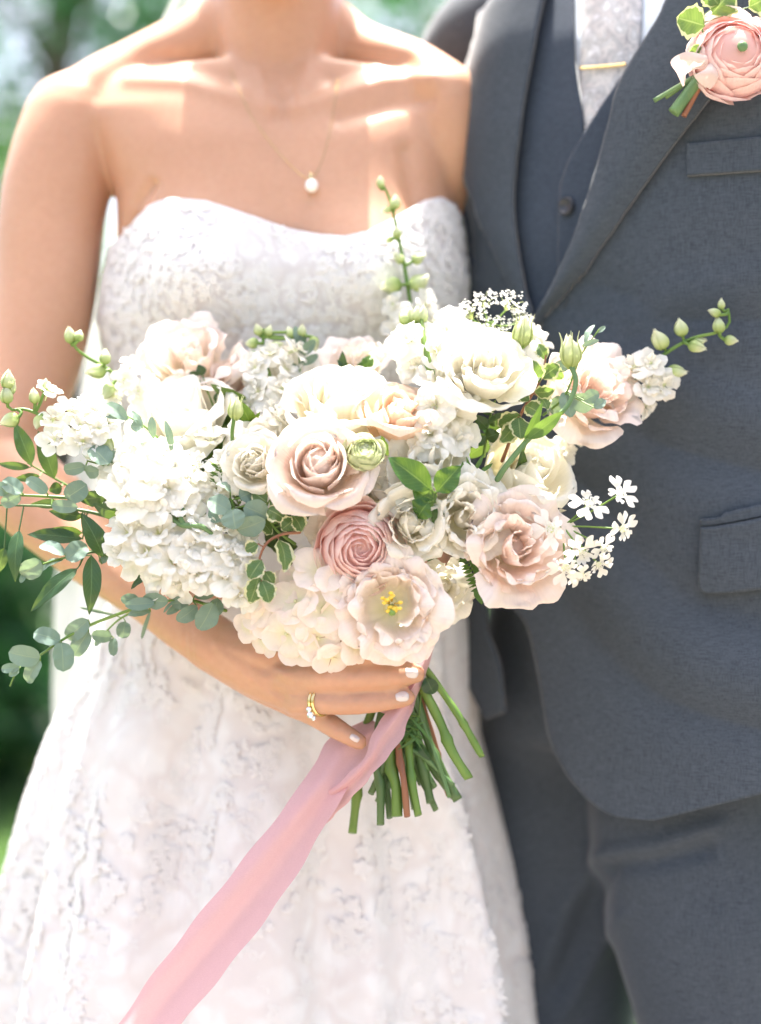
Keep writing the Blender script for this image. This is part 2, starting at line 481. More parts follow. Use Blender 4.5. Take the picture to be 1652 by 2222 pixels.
P_white = petal_mat('petal_white', (.74, .80, .42), (.895, .875, .785), (.905, .89, .83), mid_at=.25)
P_ivory = petal_mat('petal_ivory', (.92, .89, .70), (.925, .89, .775), (.935, .91, .83), mid_at=.35)
P_cream = petal_mat('petal_cream', (.90, .86, .60), (.94, .89, .73), (.95, .92, .82), mid_at=.5)
P_mauve = petal_mat('petal_mauve', (.86, .68, .52), (.895, .765, .68), (.92, .82, .755), mid_at=.5)
P_peach = petal_mat('petal_peach', (.88, .66, .42), (.91, .71, .55), (.93, .79, .67), mid_at=.5)
P_blush = petal_mat('petal_blush', (.95, .90, .66), (.975, .835, .745), (.975, .86, .79), mid_at=.35)
P_blush2 = petal_mat('petal_pale_blush', (.93, .90, .60), (.975, .89, .79), (.975, .87, .80), mid_at=.5)
P_pink = petal_mat('petal_pink', (.96, .83, .66), (.975, .62, .575), (.975, .83, .785), mid_at=.55, edge_at=1.0, trans=.5)
P_hyd = petal_mat('petal_hydrangea', (.86, .86, .58), (.93, .86, .73), (.93, .81, .74), mid_at=.5)
P_green = petal_mat('petal_greenish', (.40, .52, .16), (.80, .80, .60), (.62, .68, .40), mid_at=.5)
P_bud = petal_mat('bud_green', (.30, .42, .10), (.52, .60, .26), (.72, .74, .52), mid_at=.45, trans=.25)
P_larkbud = petal_mat('bud_pale', (.24, .37, .08), (.52, .62, .27), (.80, .82, .62), mid_at=.4, trans=.3)
M_stamen = plain_mat('stamen_yellow', (.70, .46, .03), (.78, .60, .10), scale=200, rough=.6)
M_stem = plain_mat('stem_green', (.085, .17, .028), (.17, .27, .055), scale=40, stretch=(1, 1, .2), rough=.45, bump=.2, dist=.001)
M_stem4 = plain_mat('stem_grey_green', (.085, .165, .065), (.14, .24, .09), scale=40, stretch=(1, 1, .2), rough=.5, bump=.2, dist=.001)
M_stem2 = plain_mat('stem_dark', (.045, .10, .035), (.12, .19, .06), scale=40, stretch=(1, 1, .2), rough=.45, bump=.2, dist=.001)
M_stem3 = plain_mat('stem_red', (.22, .085, .045), (.30, .14, .07), scale=40, stretch=(1, 1, .2), rough=.5, bump=.2, dist=.001)
L_rus = leaf_mat('leaf_ruscus', (.012, .042, .020), (.030, .085, .032), (.10, .17, .07), rough=.3, trans=.22)
L_cam = leaf_mat('leaf_glossy', (.022, .080, .014), (.048, .135, .018), (.18, .28, .06), rough=.26, trans=.3)
L_euc = leaf_mat('leaf_eucalyptus', (.13, .205, .17), (.20, .285, .225), (.26, .33, .22), rough=.6, trans=.22, tcol=(.35, .48, .14))
L_var = leaf_mat('leaf_variegated', (.055, .12, .04), (.10, .18, .065), (.3, .38, .16), rough=.45, margin=(.66, .64, .40))
L_fern = leaf_mat('leaf_fern', (.04, .11, .025), (.08, .19, .04), (.14, .24, .07), rough=.5)
M_bark = plain_mat('bark', (.05, .038, .028), (.13, .10, .075), scale=9, stretch=(4, 4, .7), rough=.9, bump=.8, dist=.02)
L_tree = leaf_mat('leaf_tree', (.030, .075, .022), (.075, .14, .035), (.09, .15, .04), rough=.3, trans=.42, tcol=(.22, .42, .05))
L_tree2 = leaf_mat('leaf_tree_cool', (.026, .085, .030), (.055, .13, .045), (.07, .14, .06), rough=.32, trans=.35, tcol=(.10, .36, .10))
M_grass = leaf_mat('grass_blade', (.04, .11, .03), (.07, .16, .04), (.07, .15, .04), rough=.5, trans=.3)
M_ground = plain_mat('lawn_soil', (.035, .085, .022), (.06, .12, .035), scale=6, rough=.95, bump=.5, dist=.02)
M_bounce = plain_mat('bounce_gravel', (.16, .138, .115), (.25, .215, .18), scale=70, rough=.95, bump=.6, dist=.01)  # surface of the added ground sheet that throws sunlight back up

# ------------------------------------------------------------------ ground, lawn, trees
def flat(name, x0, x1, y0, y1, z, mat, n=40):
    X, Y = np.meshgrid(np.linspace(x0, x1, n), np.linspace(y0, y1, n), indexing='ij')
    V = np.stack((X, Y, np.full_like(X, z)), -1).reshape(-1, 3)
    return tag(wobj(name, V, grid_faces(n, n)[:, ::-1], mat), kind='structure')
flat('lawn', -120, 120, -60, 240, 0.0, M_ground)
flat('unseen_bounce_ground', -9, 9, -9, 1.2, 0.006, M_bounce)  # unseen gravel sheet added in front of the couple as warm bounce fill

def grass():
    n = 26000
    g = np.random.default_rng(3)
    y = 1.25 + 9 * g.random(n) ** 1.3
    x = (g.random(n) - .5) * (1.2 + y * 1.1)
    h = .05 + .06 * g.random(n); a = g.random(n) * 2 * pi; w = .004
    b = (g.random((n, 2)) - .5) * .07
    c, s = np.cos(a) * w, np.sin(a) * w
    z = np.zeros(n)
    V = np.stack((np.stack((x - c, y - s, z), 1), np.stack((x + c, y + s, z), 1),
                  np.stack((x + c * .6 + b[:, 0] * .4, y + s * .6 + b[:, 1] * .4, h * .6), 1), np.stack((x + b[:, 0], y + b[:, 1], h), 1)), 1).reshape(-1, 3)
    F = np.arange(n * 4).reshape(-1, 4)
    uv = np.tile(np.array([(0, 0), (1, 0), (.8, .6), (.4, 1)]), (n, 1))
    tag(wobj('grass', V, F, M_grass, None, uv), 'short green lawn grass behind the couple', 'grass', kind='stuff')
grass()

def leaf_cloud(clumps, n, size, seed):
    """n folded leaf blades spread through the clumps [(centre, radius)]"""
    g = np.random.default_rng(seed)
    C = np.array([c for c, _ in clumps]); Rr = np.array([r for _, r in clumps])
    pr = Rr ** 2; k = g.choice(len(C), n, p=pr / pr.sum())
    d = g.normal(size=(n, 3)); d /= np.linalg.norm(d, axis=1)[:, None]
    rad = Rr[k] * (.35 + .75 * g.random(n) ** .6)
    p = C[k] + d * rad[:, None] * np.array((1, 1, .8))
    ax = d * .7 + g.normal(size=(n, 3)) * .7 + np.array((0, 0, -.35)); ax /= np.linalg.norm(ax, axis=1)[:, None]
    sd_ = np.cross(ax, g.normal(size=(n, 3))); sd_ /= np.linalg.norm(sd_, axis=1)[:, None]
    nn = np.cross(ax, sd_)
    L = size * (.7 + .7 * g.random(n))[:, None]; W = L * .32
    V = np.stack((p, p + ax * L * .45 + sd_ * W + nn * L * .08, p + ax * L, p + ax * L * .45 - sd_ * W + nn * L * .08), 1).reshape(-1, 3)
    uv = np.tile(np.array([(.5, 0), (1, .45), (.5, 1), (0, .45)]), (n, 1))
    return V, np.arange(n * 4).reshape(-1, 4), uv

def tree(name, loc, h, r, mat, nleaf, size, seed, label, cat='tree', low=.35, tr=None, group='trees and shrubs behind the couple'):
    g = np.random.default_rng(seed)
    root = empty(name, (loc[0], loc[1], 0), label, cat, group)
    base = np.array((loc[0], loc[1], 0.))
    lean = (g.random(2) - .5) * .3
    top = base + np.array((lean[0], lean[1], h * .8))
    tr = tr or .035 * h + .02
    mid = (base + top) / 2 + np.array((g.normal() * .08, g.normal() * .08, 0))
    V, F, U = tube([base - (0, 0, .05), mid, top], [tr, tr * .75, tr * .25], 10)
    wobj('trunk', V, F, M_bark, root, U)
    clumps = []
    nl = 9
    for i in range(nl):
        t = low + (1 - low) * (i + g.random()) / nl
        a = i * 2.4 + g.random()
        rr = r * (.45 + .6 * math.sin(pi * min(1, (t - low) / (1 - low) * .85 + .15)))
        s = base + (top - base) * t * .9
        e = s + np.array((math.cos(a) * rr, math.sin(a) * rr, .12 * h * g.random() + .1))
        V, F, U = tube([s, (s + e) / 2 + (0, 0, .06 * h), e], [tr * .35, tr * .22, tr * .08], 6)
        wobj('limb', V, F, M_bark, root, U)
        for q in (.35, .65, 1.0):
            clumps.append((s + (e - s) * q + g.normal(size=3) * .12 * r, r * (.22 + .2 * g.random())))
    clumps.append((top + (0, 0, .05 * h), r * .4))
    V, F, U = leaf_cloud(clumps, nleaf, size, seed + 50)
    wobj('crown', V, F, mat, root, U)
    return root
TREES = [
    ('leafy_tree', (-2.9, 8.2), 4.2, 1.15, L_tree, 6500, .09, 1, 'light green leafy tree with sky glinting through, beyond the left shoulder of the bride', .25),
    ('leafy_tree', (-1.42, 7.0), 6.4, 1.0, L_tree2, 3600, .09, 2, 'tall tree with a bare dark trunk standing behind the bride', .58),
    ('leafy_tree', (.15, 8.2), 4.4, 1.2, L_tree2, 14000, .10, 3, 'dense deep green tree behind the gap between bride and groom', .2),
    ('leafy_tree', (2.0, 9.5), 4.6, 1.4, L_tree, 9000, .11, 4, 'broad green tree far behind the groom', .25),
    ('leafy_tree', (-4.6, 13), 6.0, 1.9, L_tree, 11000, .11, 5, 'tall pale green tree far behind at the edge of the lawn', .2),
]
for nm, lo, h, r, m, n, s, sd_, lb, low in TREES:
    tree(nm, lo, h, r, m, n, s, sd_, lb, low=low, tr=.12 if sd_ == 2 else None)
def shrub(loc, h, r, mat, n, size, seed, label):
    g = np.random.default_rng(seed)
    root = empty('leafy_shrub', (loc[0], loc[1], 0), label, 'shrub', 'trees and shrubs behind the couple')
    cl = []
    for i in range(7):
        a = i * 2.4; e = np.array((loc[0] + math.cos(a) * r * .6, loc[1] + math.sin(a) * r * .6, h * (.45 + .5 * g.random())))
        V, F, U = tube([(loc[0], loc[1], -.03), (loc[0] * .5 + e[0] * .5, loc[1] * .5 + e[1] * .5, e[2] * .6), e], [.02, .014, .006], 6)
        wobj('stem', V, F, M_bark, root, U)
        cl += [(e, r * .42), (e * np.array((1, 1, .5)), r * .42)]
    cl.append((np.array((loc[0], loc[1], h * .5)), r * .5))
    V, F, U = leaf_cloud(cl, n, size, seed + 9)
    wobj('crown', V, F, mat, root, U)
shrub((-1.75, 5.2), 1.0, .62, L_tree2, 9000, .07, 21, 'deep green shrub low behind the skirt of the bride')
shrub((-.75, 5.9), 1.2, .6, L_tree2, 8000, .07, 22, 'rounded dark green shrub hidden mostly by the bride')
shrub((.66, 3.3), .8, .34, L_tree2, 7000, .07, 23, 'deep green shrub glimpsed between the trouser legs')
shrub((-2.9, 6.9), 1.25, .7, L_tree, 7000, .08, 24, 'mid green shrub beside the light tree')

# ------------------------------------------------------------------ the bride
BD = 1.47
bride = empty('person', (P(620, 1111, BD)[0], BD, 0), 'woman in strapless white lace gown and veil holding the bouquet', 'person')

# torso rings: picture row, left, right, half depth  (measured at the distance of the torso axis)
TR = np.array([
    (150, 330, 860, .045), (190, 210, 985, .056), (260, 170, 1005, .072), (340, 215, 990, .088), (430, 255, 985, .098),
    (520, 258, 1000, .105), (620, 236, 1010, .108), (700, 225, 1006, .106), (800, 248, 985, .099), (900, 275, 965, .094),
    (1000, 290, 955, .092), (1150, 285, 970, .102), (1300, 255, 1005, .12)], float)
def ring(py):
    L = np.interp(py, TR[:, 0], TR[:, 1]); Rr = np.interp(py, TR[:, 0], TR[:, 2]); b = np.interp(py, TR[:, 0], TR[:, 3])
    k = BD / FPX
    return ((L + Rr) / 2 - PW / 2) * k, (Rr - L) / 2 * k, b
def torso_pt(u, py, off=0.0, bust=1.0):
    """u: 0 = picture right, pi/2 = front, pi = left, 3pi/2 = back"""
    cx, a, b = ring(py)
    c, s = np.cos(u), np.sin(u)
    e = .86
    x = cx + (a + off) * np.sign(c) * np.abs(c) ** e
    fr = np.sign(s) * np.abs(s) ** e
    y = BD - (b + off) * fr
    px = PW / 2 + FPX * x / BD
    for bx in (465, 815):
        y = y - bust * .034 * np.exp(-((px - bx) / 125) ** 2 - ((py - 640) / 120) ** 2) * (s > 0)
    z = CZ - (py - PH / 2) / FPX * BD
    return np.stack((x, y, np.broadcast_to(z, np.shape(x))), -1)

def closed(V, nu):
    a, b = V[:nu], V[-nu:]
    ca, cb = a.mean(0), b.mean(0)
    V = np.vstack([ca + (a - ca) * k for k in (.004, .5)] + [V] + [cb + (b - cb) * k for k in (.5, .004)])
    return V, grid_faces(len(V) // nu, nu, True), None
def torso_mesh():
    rows = np.linspace(150, 1290, 64); u = np.linspace(0, 2 * pi, 72, endpoint=False)
    V = np.vstack([torso_pt(u, np.full_like(u, r)) for r in rows])
    return closed(V, 72)

def body_mesh():
    parts = [torso_mesh()]
    B = lambda x, y, d: P(x, y, d)
    def T(pts, rad, ns=18, n=None, flat=1.0): parts.append(tube([B(*p) for p in pts], rad, ns, True, n or 24, flat))
    # neck, head
    T([(606, 330, 1.485), (604, 140, 1.475), (600, -60, 1.462), (598, -200, 1.46)], [.062, .0625, .060, .062], 22)
    parts.append(ellipsoid(P(597, -330, 1.425), (.072, .092, .108), 24, 18))
    T([(597, -190, 1.362), (597, -120, 1.378)], [.040, .042], 18)
    parts.append(ellipsoid(P(597, -320, 1.330), (.011, .015, .02), 10, 8))
    # trapezius and shoulders
    T([(560, 30, 1.50), (430, 108, 1.495), (280, 178, 1.485), (172, 255, 1.475)], [.045, .042, .038, .045], 16)
    T([(650, 30, 1.50), (770, 118, 1.495), (880, 162, 1.472), (958, 218, 1.452)], [.042, .036, .036, .040], 16)
    # picture-left arm down to the wrist
    T([(164, 268, 1.475), (138, 350, 1.468), (112, 480, 1.462), (98, 650, 1.452), (60, 830, 1.435), (-18, 985, 1.405)],
      [.052, .0535, .0515, .0485, .045, .041], 24, 40)
    T([(-18, 985, 1.405), (110, 1110, 1.375), (260, 1235, 1.335), (400, 1352, 1.292), (470, 1398, 1.272)], [.041, .0435, .037, .027, .0255], 22, 36, .92)
    # picture-right arm, reaching behind the groom
    T([(960, 222, 1.450), (970, 320, 1.458), (958, 450, 1.492), (965, 640, 1.56), (1010, 850, 1.62)], [.041, .0385, .040, .042, .038], 20, 30)
    T([(1010, 850, 1.62), (1150, 930, 1.66), (1300, 980, 1.66)], [.038, .033, .026], 16, 20)
    # hand: palm, then four fingers round the handle and the thumb behind it
    T([(455, 1392, 1.276), (540, 1440, 1.262), (640, 1470, 1.247)], [.024, .024, .019], 16, 18)
    T([(455, 1388, 1.274), (560, 1420, 1.25), (650, 1420, 1.238)], [.020, .017, .012], 14, 16)
    T([(450, 1400, 1.274), (540, 1458, 1.258), (622, 1470, 1.236)], [.020, .016, .0125], 14, 16)
    T([(450, 1405, 1.276), (550, 1470, 1.26), (640, 1516, 1.240)], [.020, .0165, .0125], 14, 16)
    T([(450, 1405, 1.28), (550, 1475, 1.268), (640, 1528, 1.252)], [.020, .0165, .012], 14, 16)
    T([(650, 1420, 1.238), (720, 1418, 1.212), (800, 1420, 1.204), (880, 1425, 1.212)], [.0112, .0100, .0090, .0075], 14, 22)
    T([(622, 1472, 1.236), (690, 1470, 1.212), (780, 1470, 1.203), (850, 1466, 1.203), (902, 1462, 1.212)], [.0132, .0118, .0112, .0102, .0084], 14, 26)
    T([(640, 1516, 1.240), (700, 1522, 1.217), (770, 1524, 1.208), (830, 1520, 1.207), (882, 1513, 1.214)], [.0128, .0113, .0108, .0098, .0080], 14, 26)
    T([(636, 1526, 1.252), (690, 1556, 1.236), (735, 1584, 1.226), (780, 1610, 1.224)], [.0120, .0101, .0094, .0072], 14, 22)
    T([(520, 1410, 1.275), (610, 1390, 1.30), (700, 1400, 1.305), (790, 1420, 1.295)], [.018, .0135, .0115, .009], 14, 20)
    V, F, E = remesh(parts, .0024)
    px, py = proj(V)
    hand = np.clip((px - 380) / 160, 0, 1) * np.clip((py - 1250) / 120, 0, 1) * (V[:, 1] < 1.34)
    w = 1 - .86 * np.clip(hand, 0, 1)
    V = laplace(V, E, 26, w)
    # sculpted anatomy: collar bones, hollows, neck tendons, armpit fold, knuckles
    N = vnormals(V, F)
    px, py = proj(V)
    front = np.clip(-N[:, 1] * 2 + .3, 0, 1) * (V[:, 1] < 1.53)
    def ridge(line, amp, sig):
        nonlocal V
        V = V + N * (amp * np.exp(-(polydist(px, py, line) / sig) ** 2) * front)[:, None]
    ridge([(585, 238), (500, 205), (390, 175), (280, 172)], .0028, 18)
    ridge([(500, 170), (400, 140), (330, 130)], -.0035, 24)
    ridge([(640, 238), (730, 208), (830, 175), (940, 168)], .0032, 18)
    ridge([(720, 165), (820, 135), (880, 128)], -.005, 24)
    ridge([(740, 255), (850, 225), (930, 215)], -.004, 20)
    ridge([(612, 222), (612, 245)], -.006, 22)
    ridge([(500, -40), (545, 110), (592, 225)], .003, 22)
    ridge([(715, -40), (680, 110), (632, 225)], .003, 22)
    ridge([(612, 300), (640, 520)], -.0025, 45)
    ridge([(275, 505), (300, 440), (330, 400)], -.005, 12)
    ridge([(880, 330), (905, 450)], -.004, 22)
    for x, y in ((622, 1462), (640, 1508), (640, 1540), (690, 1470), (765, 1470), (700, 1522), (770, 1524)):
        ridge([(x - 4, y), (x + 4, y)], .0020, 15)
    for x, y in ((764, 1470), (772, 1470), (780, 1470), (838, 1467), (846, 1466), (766, 1524), (774, 1524), (782, 1523), (826, 1519), (833, 1519), (733, 1582), (738, 1586)):
        ridge([(x - 2, y - 18), (x + 2, y + 18)], -.0009, 2.6)
    for q in ([(470, 1395), (560, 1430), (618, 1462)], [(470, 1405), (560, 1462), (636, 1506)], [(480, 1420), (560, 1485), (632, 1535)]):
        ridge(q, .0012, 9)
    for q in ([(400, 1330), (405, 1420)], [(412, 1335), (418, 1430)]):
        ridge(q, -.0008, 4)
    ridge([(655, 1495), (620, 1490), (590, 1480)], -.0014, 10)
    ridge([(262, 520), (285, 470)], -.004, 9)
    return V, F
Vb, Fb = body_mesh()
body = wobj('body', Vb, Fb, M_skin, bride)
bvh_body = BVHTree.FromPolygons([Vector(v) for v in Vb], [tuple(f) for f in Fb])
CAMP = Vector((0, 0, CZ))
def cast(bvh, px, py, guess=1.4):
    d = Vector(P(px, py, 1.0)) - CAMP
    h, n, i, t = bvh.ray_cast(CAMP, d)
    if h is None:
        h, n, i, t = bvh.find_nearest(Vector(P(px, py, guess)))
    if n.y > 0: n = -n
    return h, n

# finger nails
for (x, y, L, W, ang) in ((894, 1459, 17, 13, -4), (873, 1512, 17, 13, -8), (770, 1602, 12, 9, 28)):
    h, n = cast(bvh_body, x, y, 1.21)
    th = np.linspace(0, 2 * pi, 20, endpoint=False)
    V = []
    ax = Vector((math.cos(R_(ang)), 0, -math.sin(R_(ang)))); ax = (ax - n * ax.dot(n)).normalized(); bx = n.cross(ax)
    for rr, hh in ((1.0, -.0008), (.92, .0006), (.6, .0013), (.05, .0016)):
        for t in th:
            c, s = math.cos(t), math.sin(t)
            sx = np.sign(c) * abs(c) ** .7; sy = np.sign(s) * abs(s) ** .7
            p = h + ax * (sx * rr * L * .00038) + bx * (sy * rr * W * .00038) + n * (hh - .0022 * (sy * rr) ** 2)
            V.append(p[:])
    wobj('fingernail', np.array(V), grid_faces(4, 20, True), M_nail, body)

# hair: gathered up, out of the picture above
def hair(c, parent, r=(.086, .10, .115), bun=True):
    pr = [ellipsoid(c + np.array((0, .022, .028)), r, 28, 20)]
    if bun: pr.append(ellipsoid(c + np.array((0, .105, -.02)), (.052, .045, .048), 20, 14))
    V, F, U = join(pr)
    for i in range(len(V)):
        V[i] += .006 * np.array(mnoise.noise_vector(Vector(V[i] * 25)))
    wobj('hair', V, F, M_hair, parent, U)
hair(P(597, -345, 1.435), bride, (.090, .102, .116))

# gown: bodice
NX = [225, 262, 300, 330, 370, 440, 500, 560, 620, 680, 745, 800, 860, 930, 965, 990, 1012]
NY = [560, 515, 468, 443, 431, 437, 456, 476, 496, 509, 516, 505, 474, 436, 428, 445, 500]
def bodice():
    nu, nv = 220, 90
    u = np.linspace(0, 2 * pi, nu, endpoint=False)
    p0 = torso_pt(u, np.full(nu, 480.0), .004)
    ppx = PW / 2 + FPX * p0[:, 0] / BD
    frontpx = PW / 2 + FPX * p0[:, 0] / p0[:, 1]
    top = np.where(np.sin(u) > 0, np.interp(frontpx, NX, NY), 520 + 0 * u)
    # picture rows are measured on the front surface: convert to rows at the torso axis
    dep = np.array([torso_pt(np.array([a]), np.array([t]), .004)[0, 1] for a, t in zip(u, top)])
    top = np.where(np.sin(u) > 0, (top - PH / 2) * dep / BD + PH / 2, top)
    g = np.linspace(0, 1, nv)
    V = []
    for k in g:
        row = top + (1180 - top) * k
        p = torso_pt(u, row, .0045)
        V.append(p)
    V = np.array(V)
    # inner lip so the neckline has thickness
    lip = V[0] + (np.array((np.mean(V[0][:, 0]), BD, 0)) - V[0]) * np.array((.025, .03, 0))
    lip[:, 2] += .0005
    V = np.vstack((lip[None], V))
    flatV = V.reshape(-1, 3)
    for i in range(len(flatV)):
        q = Vector(flatV[i])
        d = mnoise.noise(q * 28) * .0018 + mnoise.noise(q * 9) * .003
        flatV[i, 1] -= d
    F = grid_faces(nv + 1, nu, True)
    return flatV, F[:, ::-1], u, top
Vd, Fd, ub, topb = bodice()
dress = wobj('dress', Vd, Fd, M_lace, bride)
tag(dress, 'strapless white floral lace bodice with curved neckline')

# gown: skirt
SK = np.array([(1120, 295, 960, .105), (1300, 235, 1018, .118), (1450, 165, 1036, .125), (1600, 98, 1048, .132), (1720, 55, 1083, .138), (1850, 20, 1118, .143),
               (2000, -14, 1148, .148), (2222, -62, 1172, .155), (2700, -190, 1260, .29), (3345, -420, 1450, .42)], float)
def skirt_pt(u, py, off=0.0):
    L = np.interp(py, SK[:, 0], SK[:, 1]); Rr = np.interp(py, SK[:, 0], SK[:, 2]); b = np.interp(py, SK[:, 0], SK[:, 3])
    k = BD / FPX
    cx = ((L + Rr) / 2 - PW / 2) * k; a = (Rr - L) / 2 * k
    g = np.clip((py - 1180) / 900, 0, 1.6)
    fold = g * (.015 * np.sin(9 * u + .8 + .5 * np.sin(3 * u)) + .011 * np.sin(15 * u + 2.0 + py * .0006) + .004 * np.sin(26 * u + py * .001))
    c, s = np.cos(u), np.sin(u)
    sidefix = 1 - np.abs(c) ** 6
    x = cx + (a + off + fold * sidefix) * np.sign(c) * np.abs(c) ** .9
    y = BD + .03 - (b + .03 + off + fold) * np.sign(s) * np.abs(s) ** .9
    z = CZ - (py - PH / 2) / FPX * BD
    return np.stack((x, y, np.broadcast_to(z, np.shape(x))), -1)
def skirt():
    nu, nv = 260, 150
    u = np.linspace(0, 2 * pi, nu, endpoint=False)
    rows = np.concatenate((np.linspace(1140, 2260, nv - 30), np.linspace(2275, 3345, 30)))
    V = np.vstack([skirt_pt(u, np.full(nu, r)) for r in rows])
    V[:, 2] = np.maximum(V[:, 2], .008)
    for i in range(len(V)):
        q = Vector(V[i])
        V[i, 1] -= mnoise.noise(q * 9) * .005 + mnoise.noise(q * 30) * .0012
    return V, grid_faces(len(rows), nu, True)[:, ::-1]
Vs, Fs = skirt()
skirt_o = wobj('skirt', Vs, Fs, M_lace_skirt, dress)

# lace motifs sewn on the gown: small five petalled flowers and leaves, raised from the net
def motif(kind, g):
    n = 5 if kind == 0 else 3
    parts = []
    for i in range(n):
        a = i * 2 * pi / n + g.normal() * .15 if kind == 0 else (i - 1) * .9
        t = np.linspace(0, 1, 5); L = (.95 if kind == 0 else 1.1) * (.85 + .3 * g.random())
        wid = np.sin(pi * np.clip(t * .86 + .07, 0, 1)) ** .7 * (.36 if kind == 0 else .22)
        V = []
        for tt, ww in zip(t, wid):
            for s in (-1, 0, 1):
                x, y = tt * L, s * ww
                V.append((x * math.cos(a) - y * math.sin(a), x * math.sin(a) + y * math.cos(a), .10 + .14 * math.sin(pi * tt) - .12 * abs(s)))
        parts.append((np.array(V), grid_faces(5, 3), np.zeros((15, 2))))
    return join(parts)[:2]
g = np.random.default_rng(11)
MOT = [motif(0, g) for _ in range(3)] + [motif(1, g) for _ in range(3)]
def sew(fn, samples, size, parent, name, label, lift=.002, relief=.45):
    Vs_, Fs_, n = [], [], 0
    for (u, py) in samples:
        p = fn(np.array([u]), np.array([py]), lift)[0]
        pu = fn(np.array([u + .01]), np.array([py]), lift)[0] - p
        pv = fn(np.array([u]), np.array([py + 4.]), lift)[0] - p
        N = np.cross(pv, pu); N /= np.linalg.norm(N)
        if N[1] > 0 and math.sin(u) > .2: N = -N
        pu /= np.linalg.norm(pu); w = np.cross(N, pu)
        a = g.random() * 2 * pi; s = size * (.65 + .6 * g.random())
        A = (math.cos(a) * pu + math.sin(a) * w); Bq = np.cross(N, A)
        V, F = MOT[g.integers(6)]
        Vs_.append(p + s * (V[:, :1] * A + V[:, 1:2] * Bq + V[:, 2:] * N * relief)); Fs_.append(F + n); n += len(V)
    o = wobj(name, np.vstack(Vs_), np.vstack(Fs_), M_lace2, parent)
    tag(o, label, kind='stuff')
def scatter(rows, u0, u1, step, fn, jit=.45):
    out = []
    for r in rows:
        L = np.linalg.norm(np.diff(fn(np.linspace(u0, u1, 40), np.full(40, float(r))), axis=0), axis=1).sum()
        n = max(3, int(L / step)); off = g.random()
        for k in range(n):
            out.append((u0 + (u1 - u0) * (k + off + jit * (g.random() - .5)) / n, r + (g.random() - .5) * 14))
    return out
def below(u, py):
    qx, qy = proj(torso_pt(np.array([u]), np.array([float(py)]), .005))
    return qy[0] > np.interp(qx[0], NX, NY) + 21
bs = [(u, py) for (u, py) in scatter(np.arange(450, 1010, 20), .05, pi - .05, .0115, torso_pt) if below(u, py)]
edge = [(u, t + 20) for u, t in zip(ub, topb) if 0.02 < u < pi - .02][::2]
sew(torso_pt, bs + edge, .0082, dress, 'lace_applique', 'raised white lace flowers covering the bodice', .0056)
vines = []
for k in range(46):
    u0 = -.4 + (pi + .8) * (k + .5 * g.random()) / 46; ph = g.random() * 6
    r = 1230 + 60 * g.random()
    while r < 2320:
        for q in range(1 + g.integers(3)):
            vines.append((u0 + .05 * math.sin(r * .013 + ph) + .02 * g.normal(), r + 6 * g.normal()))
        r += 13 + 16 * g.random() + (40 if g.random() < .12 else 0)
sew(skirt_pt, vines, .0074, dress, 'lace_applique', 'trailing white lace flowers covering the skirt', .0006, .22)

# veil behind her
def veil():
    rows = [-420, -250, -60, 60, 160, 420, 700, 900, 1150, 1290, 1500, 1750, 2222, 3000]
    Lp = [540, 450, 400, 345, 315, 262, 196, 168, 128, 118, 113, 118, 130, 150]
    Rp = [660, 720, 690, 690, 800, 900, 900, 880, 880, 880, 880, 900, 900, 950]
    dd = [1.55, 1.58, 1.575, 1.585, 1.60, 1.63, 1.65, 1.66, 1.66, 1.66, 1.67, 1.69, 1.72, 1.80]
    n = 90; r = np.linspace(-420, 3000, n)
    Li = np.interp(r, rows, Lp); Ri = np.interp(r, rows, Rp); di = np.interp(r, rows, dd)
    V = []
    for k in range(n):
        for s in np.linspace(0, 1, 60):
            d = di[k] + .018 * math.sin(s * 40 + .002 * r[k]) * min(1, .3 + s * 3) + .012 * math.sin(s * 23 + 1)
            V.append(P(Li[k] + (Ri[k] - Li[k]) * s, r[k], d))
    return np.array(V), grid_faces(n, 60)
V, F = veil()
tag(wobj('veil', V, F, M_veil, bride), 'sheer white veil hanging down the back')

# necklace: fine chain and a pearl
neck = empty('necklace', P(676, 405, 1.36), 'fine gold necklace with a single pearl pendant on the chest of the bride', 'necklace')
ch = []
for (x, y) in cr([(500, 150), (545, 250), (600, 325), (645, 372), (671, 388), (690, 370), (708, 320), (724, 240), (735, 160)], 40):
    h, n = cast(bvh_body, x, y); ch.append((h + n * .0006)[:])
V, F, U = tube(ch, .00033, 6, True, 120)
wobj('chain', V, F, M_gold, neck, U)
h, n = cast(bvh_body, 678, 409)
V, F, U = ellipsoid(np.array(h + n * .0062), (.0062, .0062, .0064), 18, 14)
wobj('pearl', V, F, M_pearl, neck, U)
V, F, U = tube([np.array(h + n * .006) + (-.001, 0, .011), np.array(h + n * .0065) + (-.0005, 0, .006)], [.0016, .0022], 8)
wobj('bail', V, F, M_gold, neck, U)

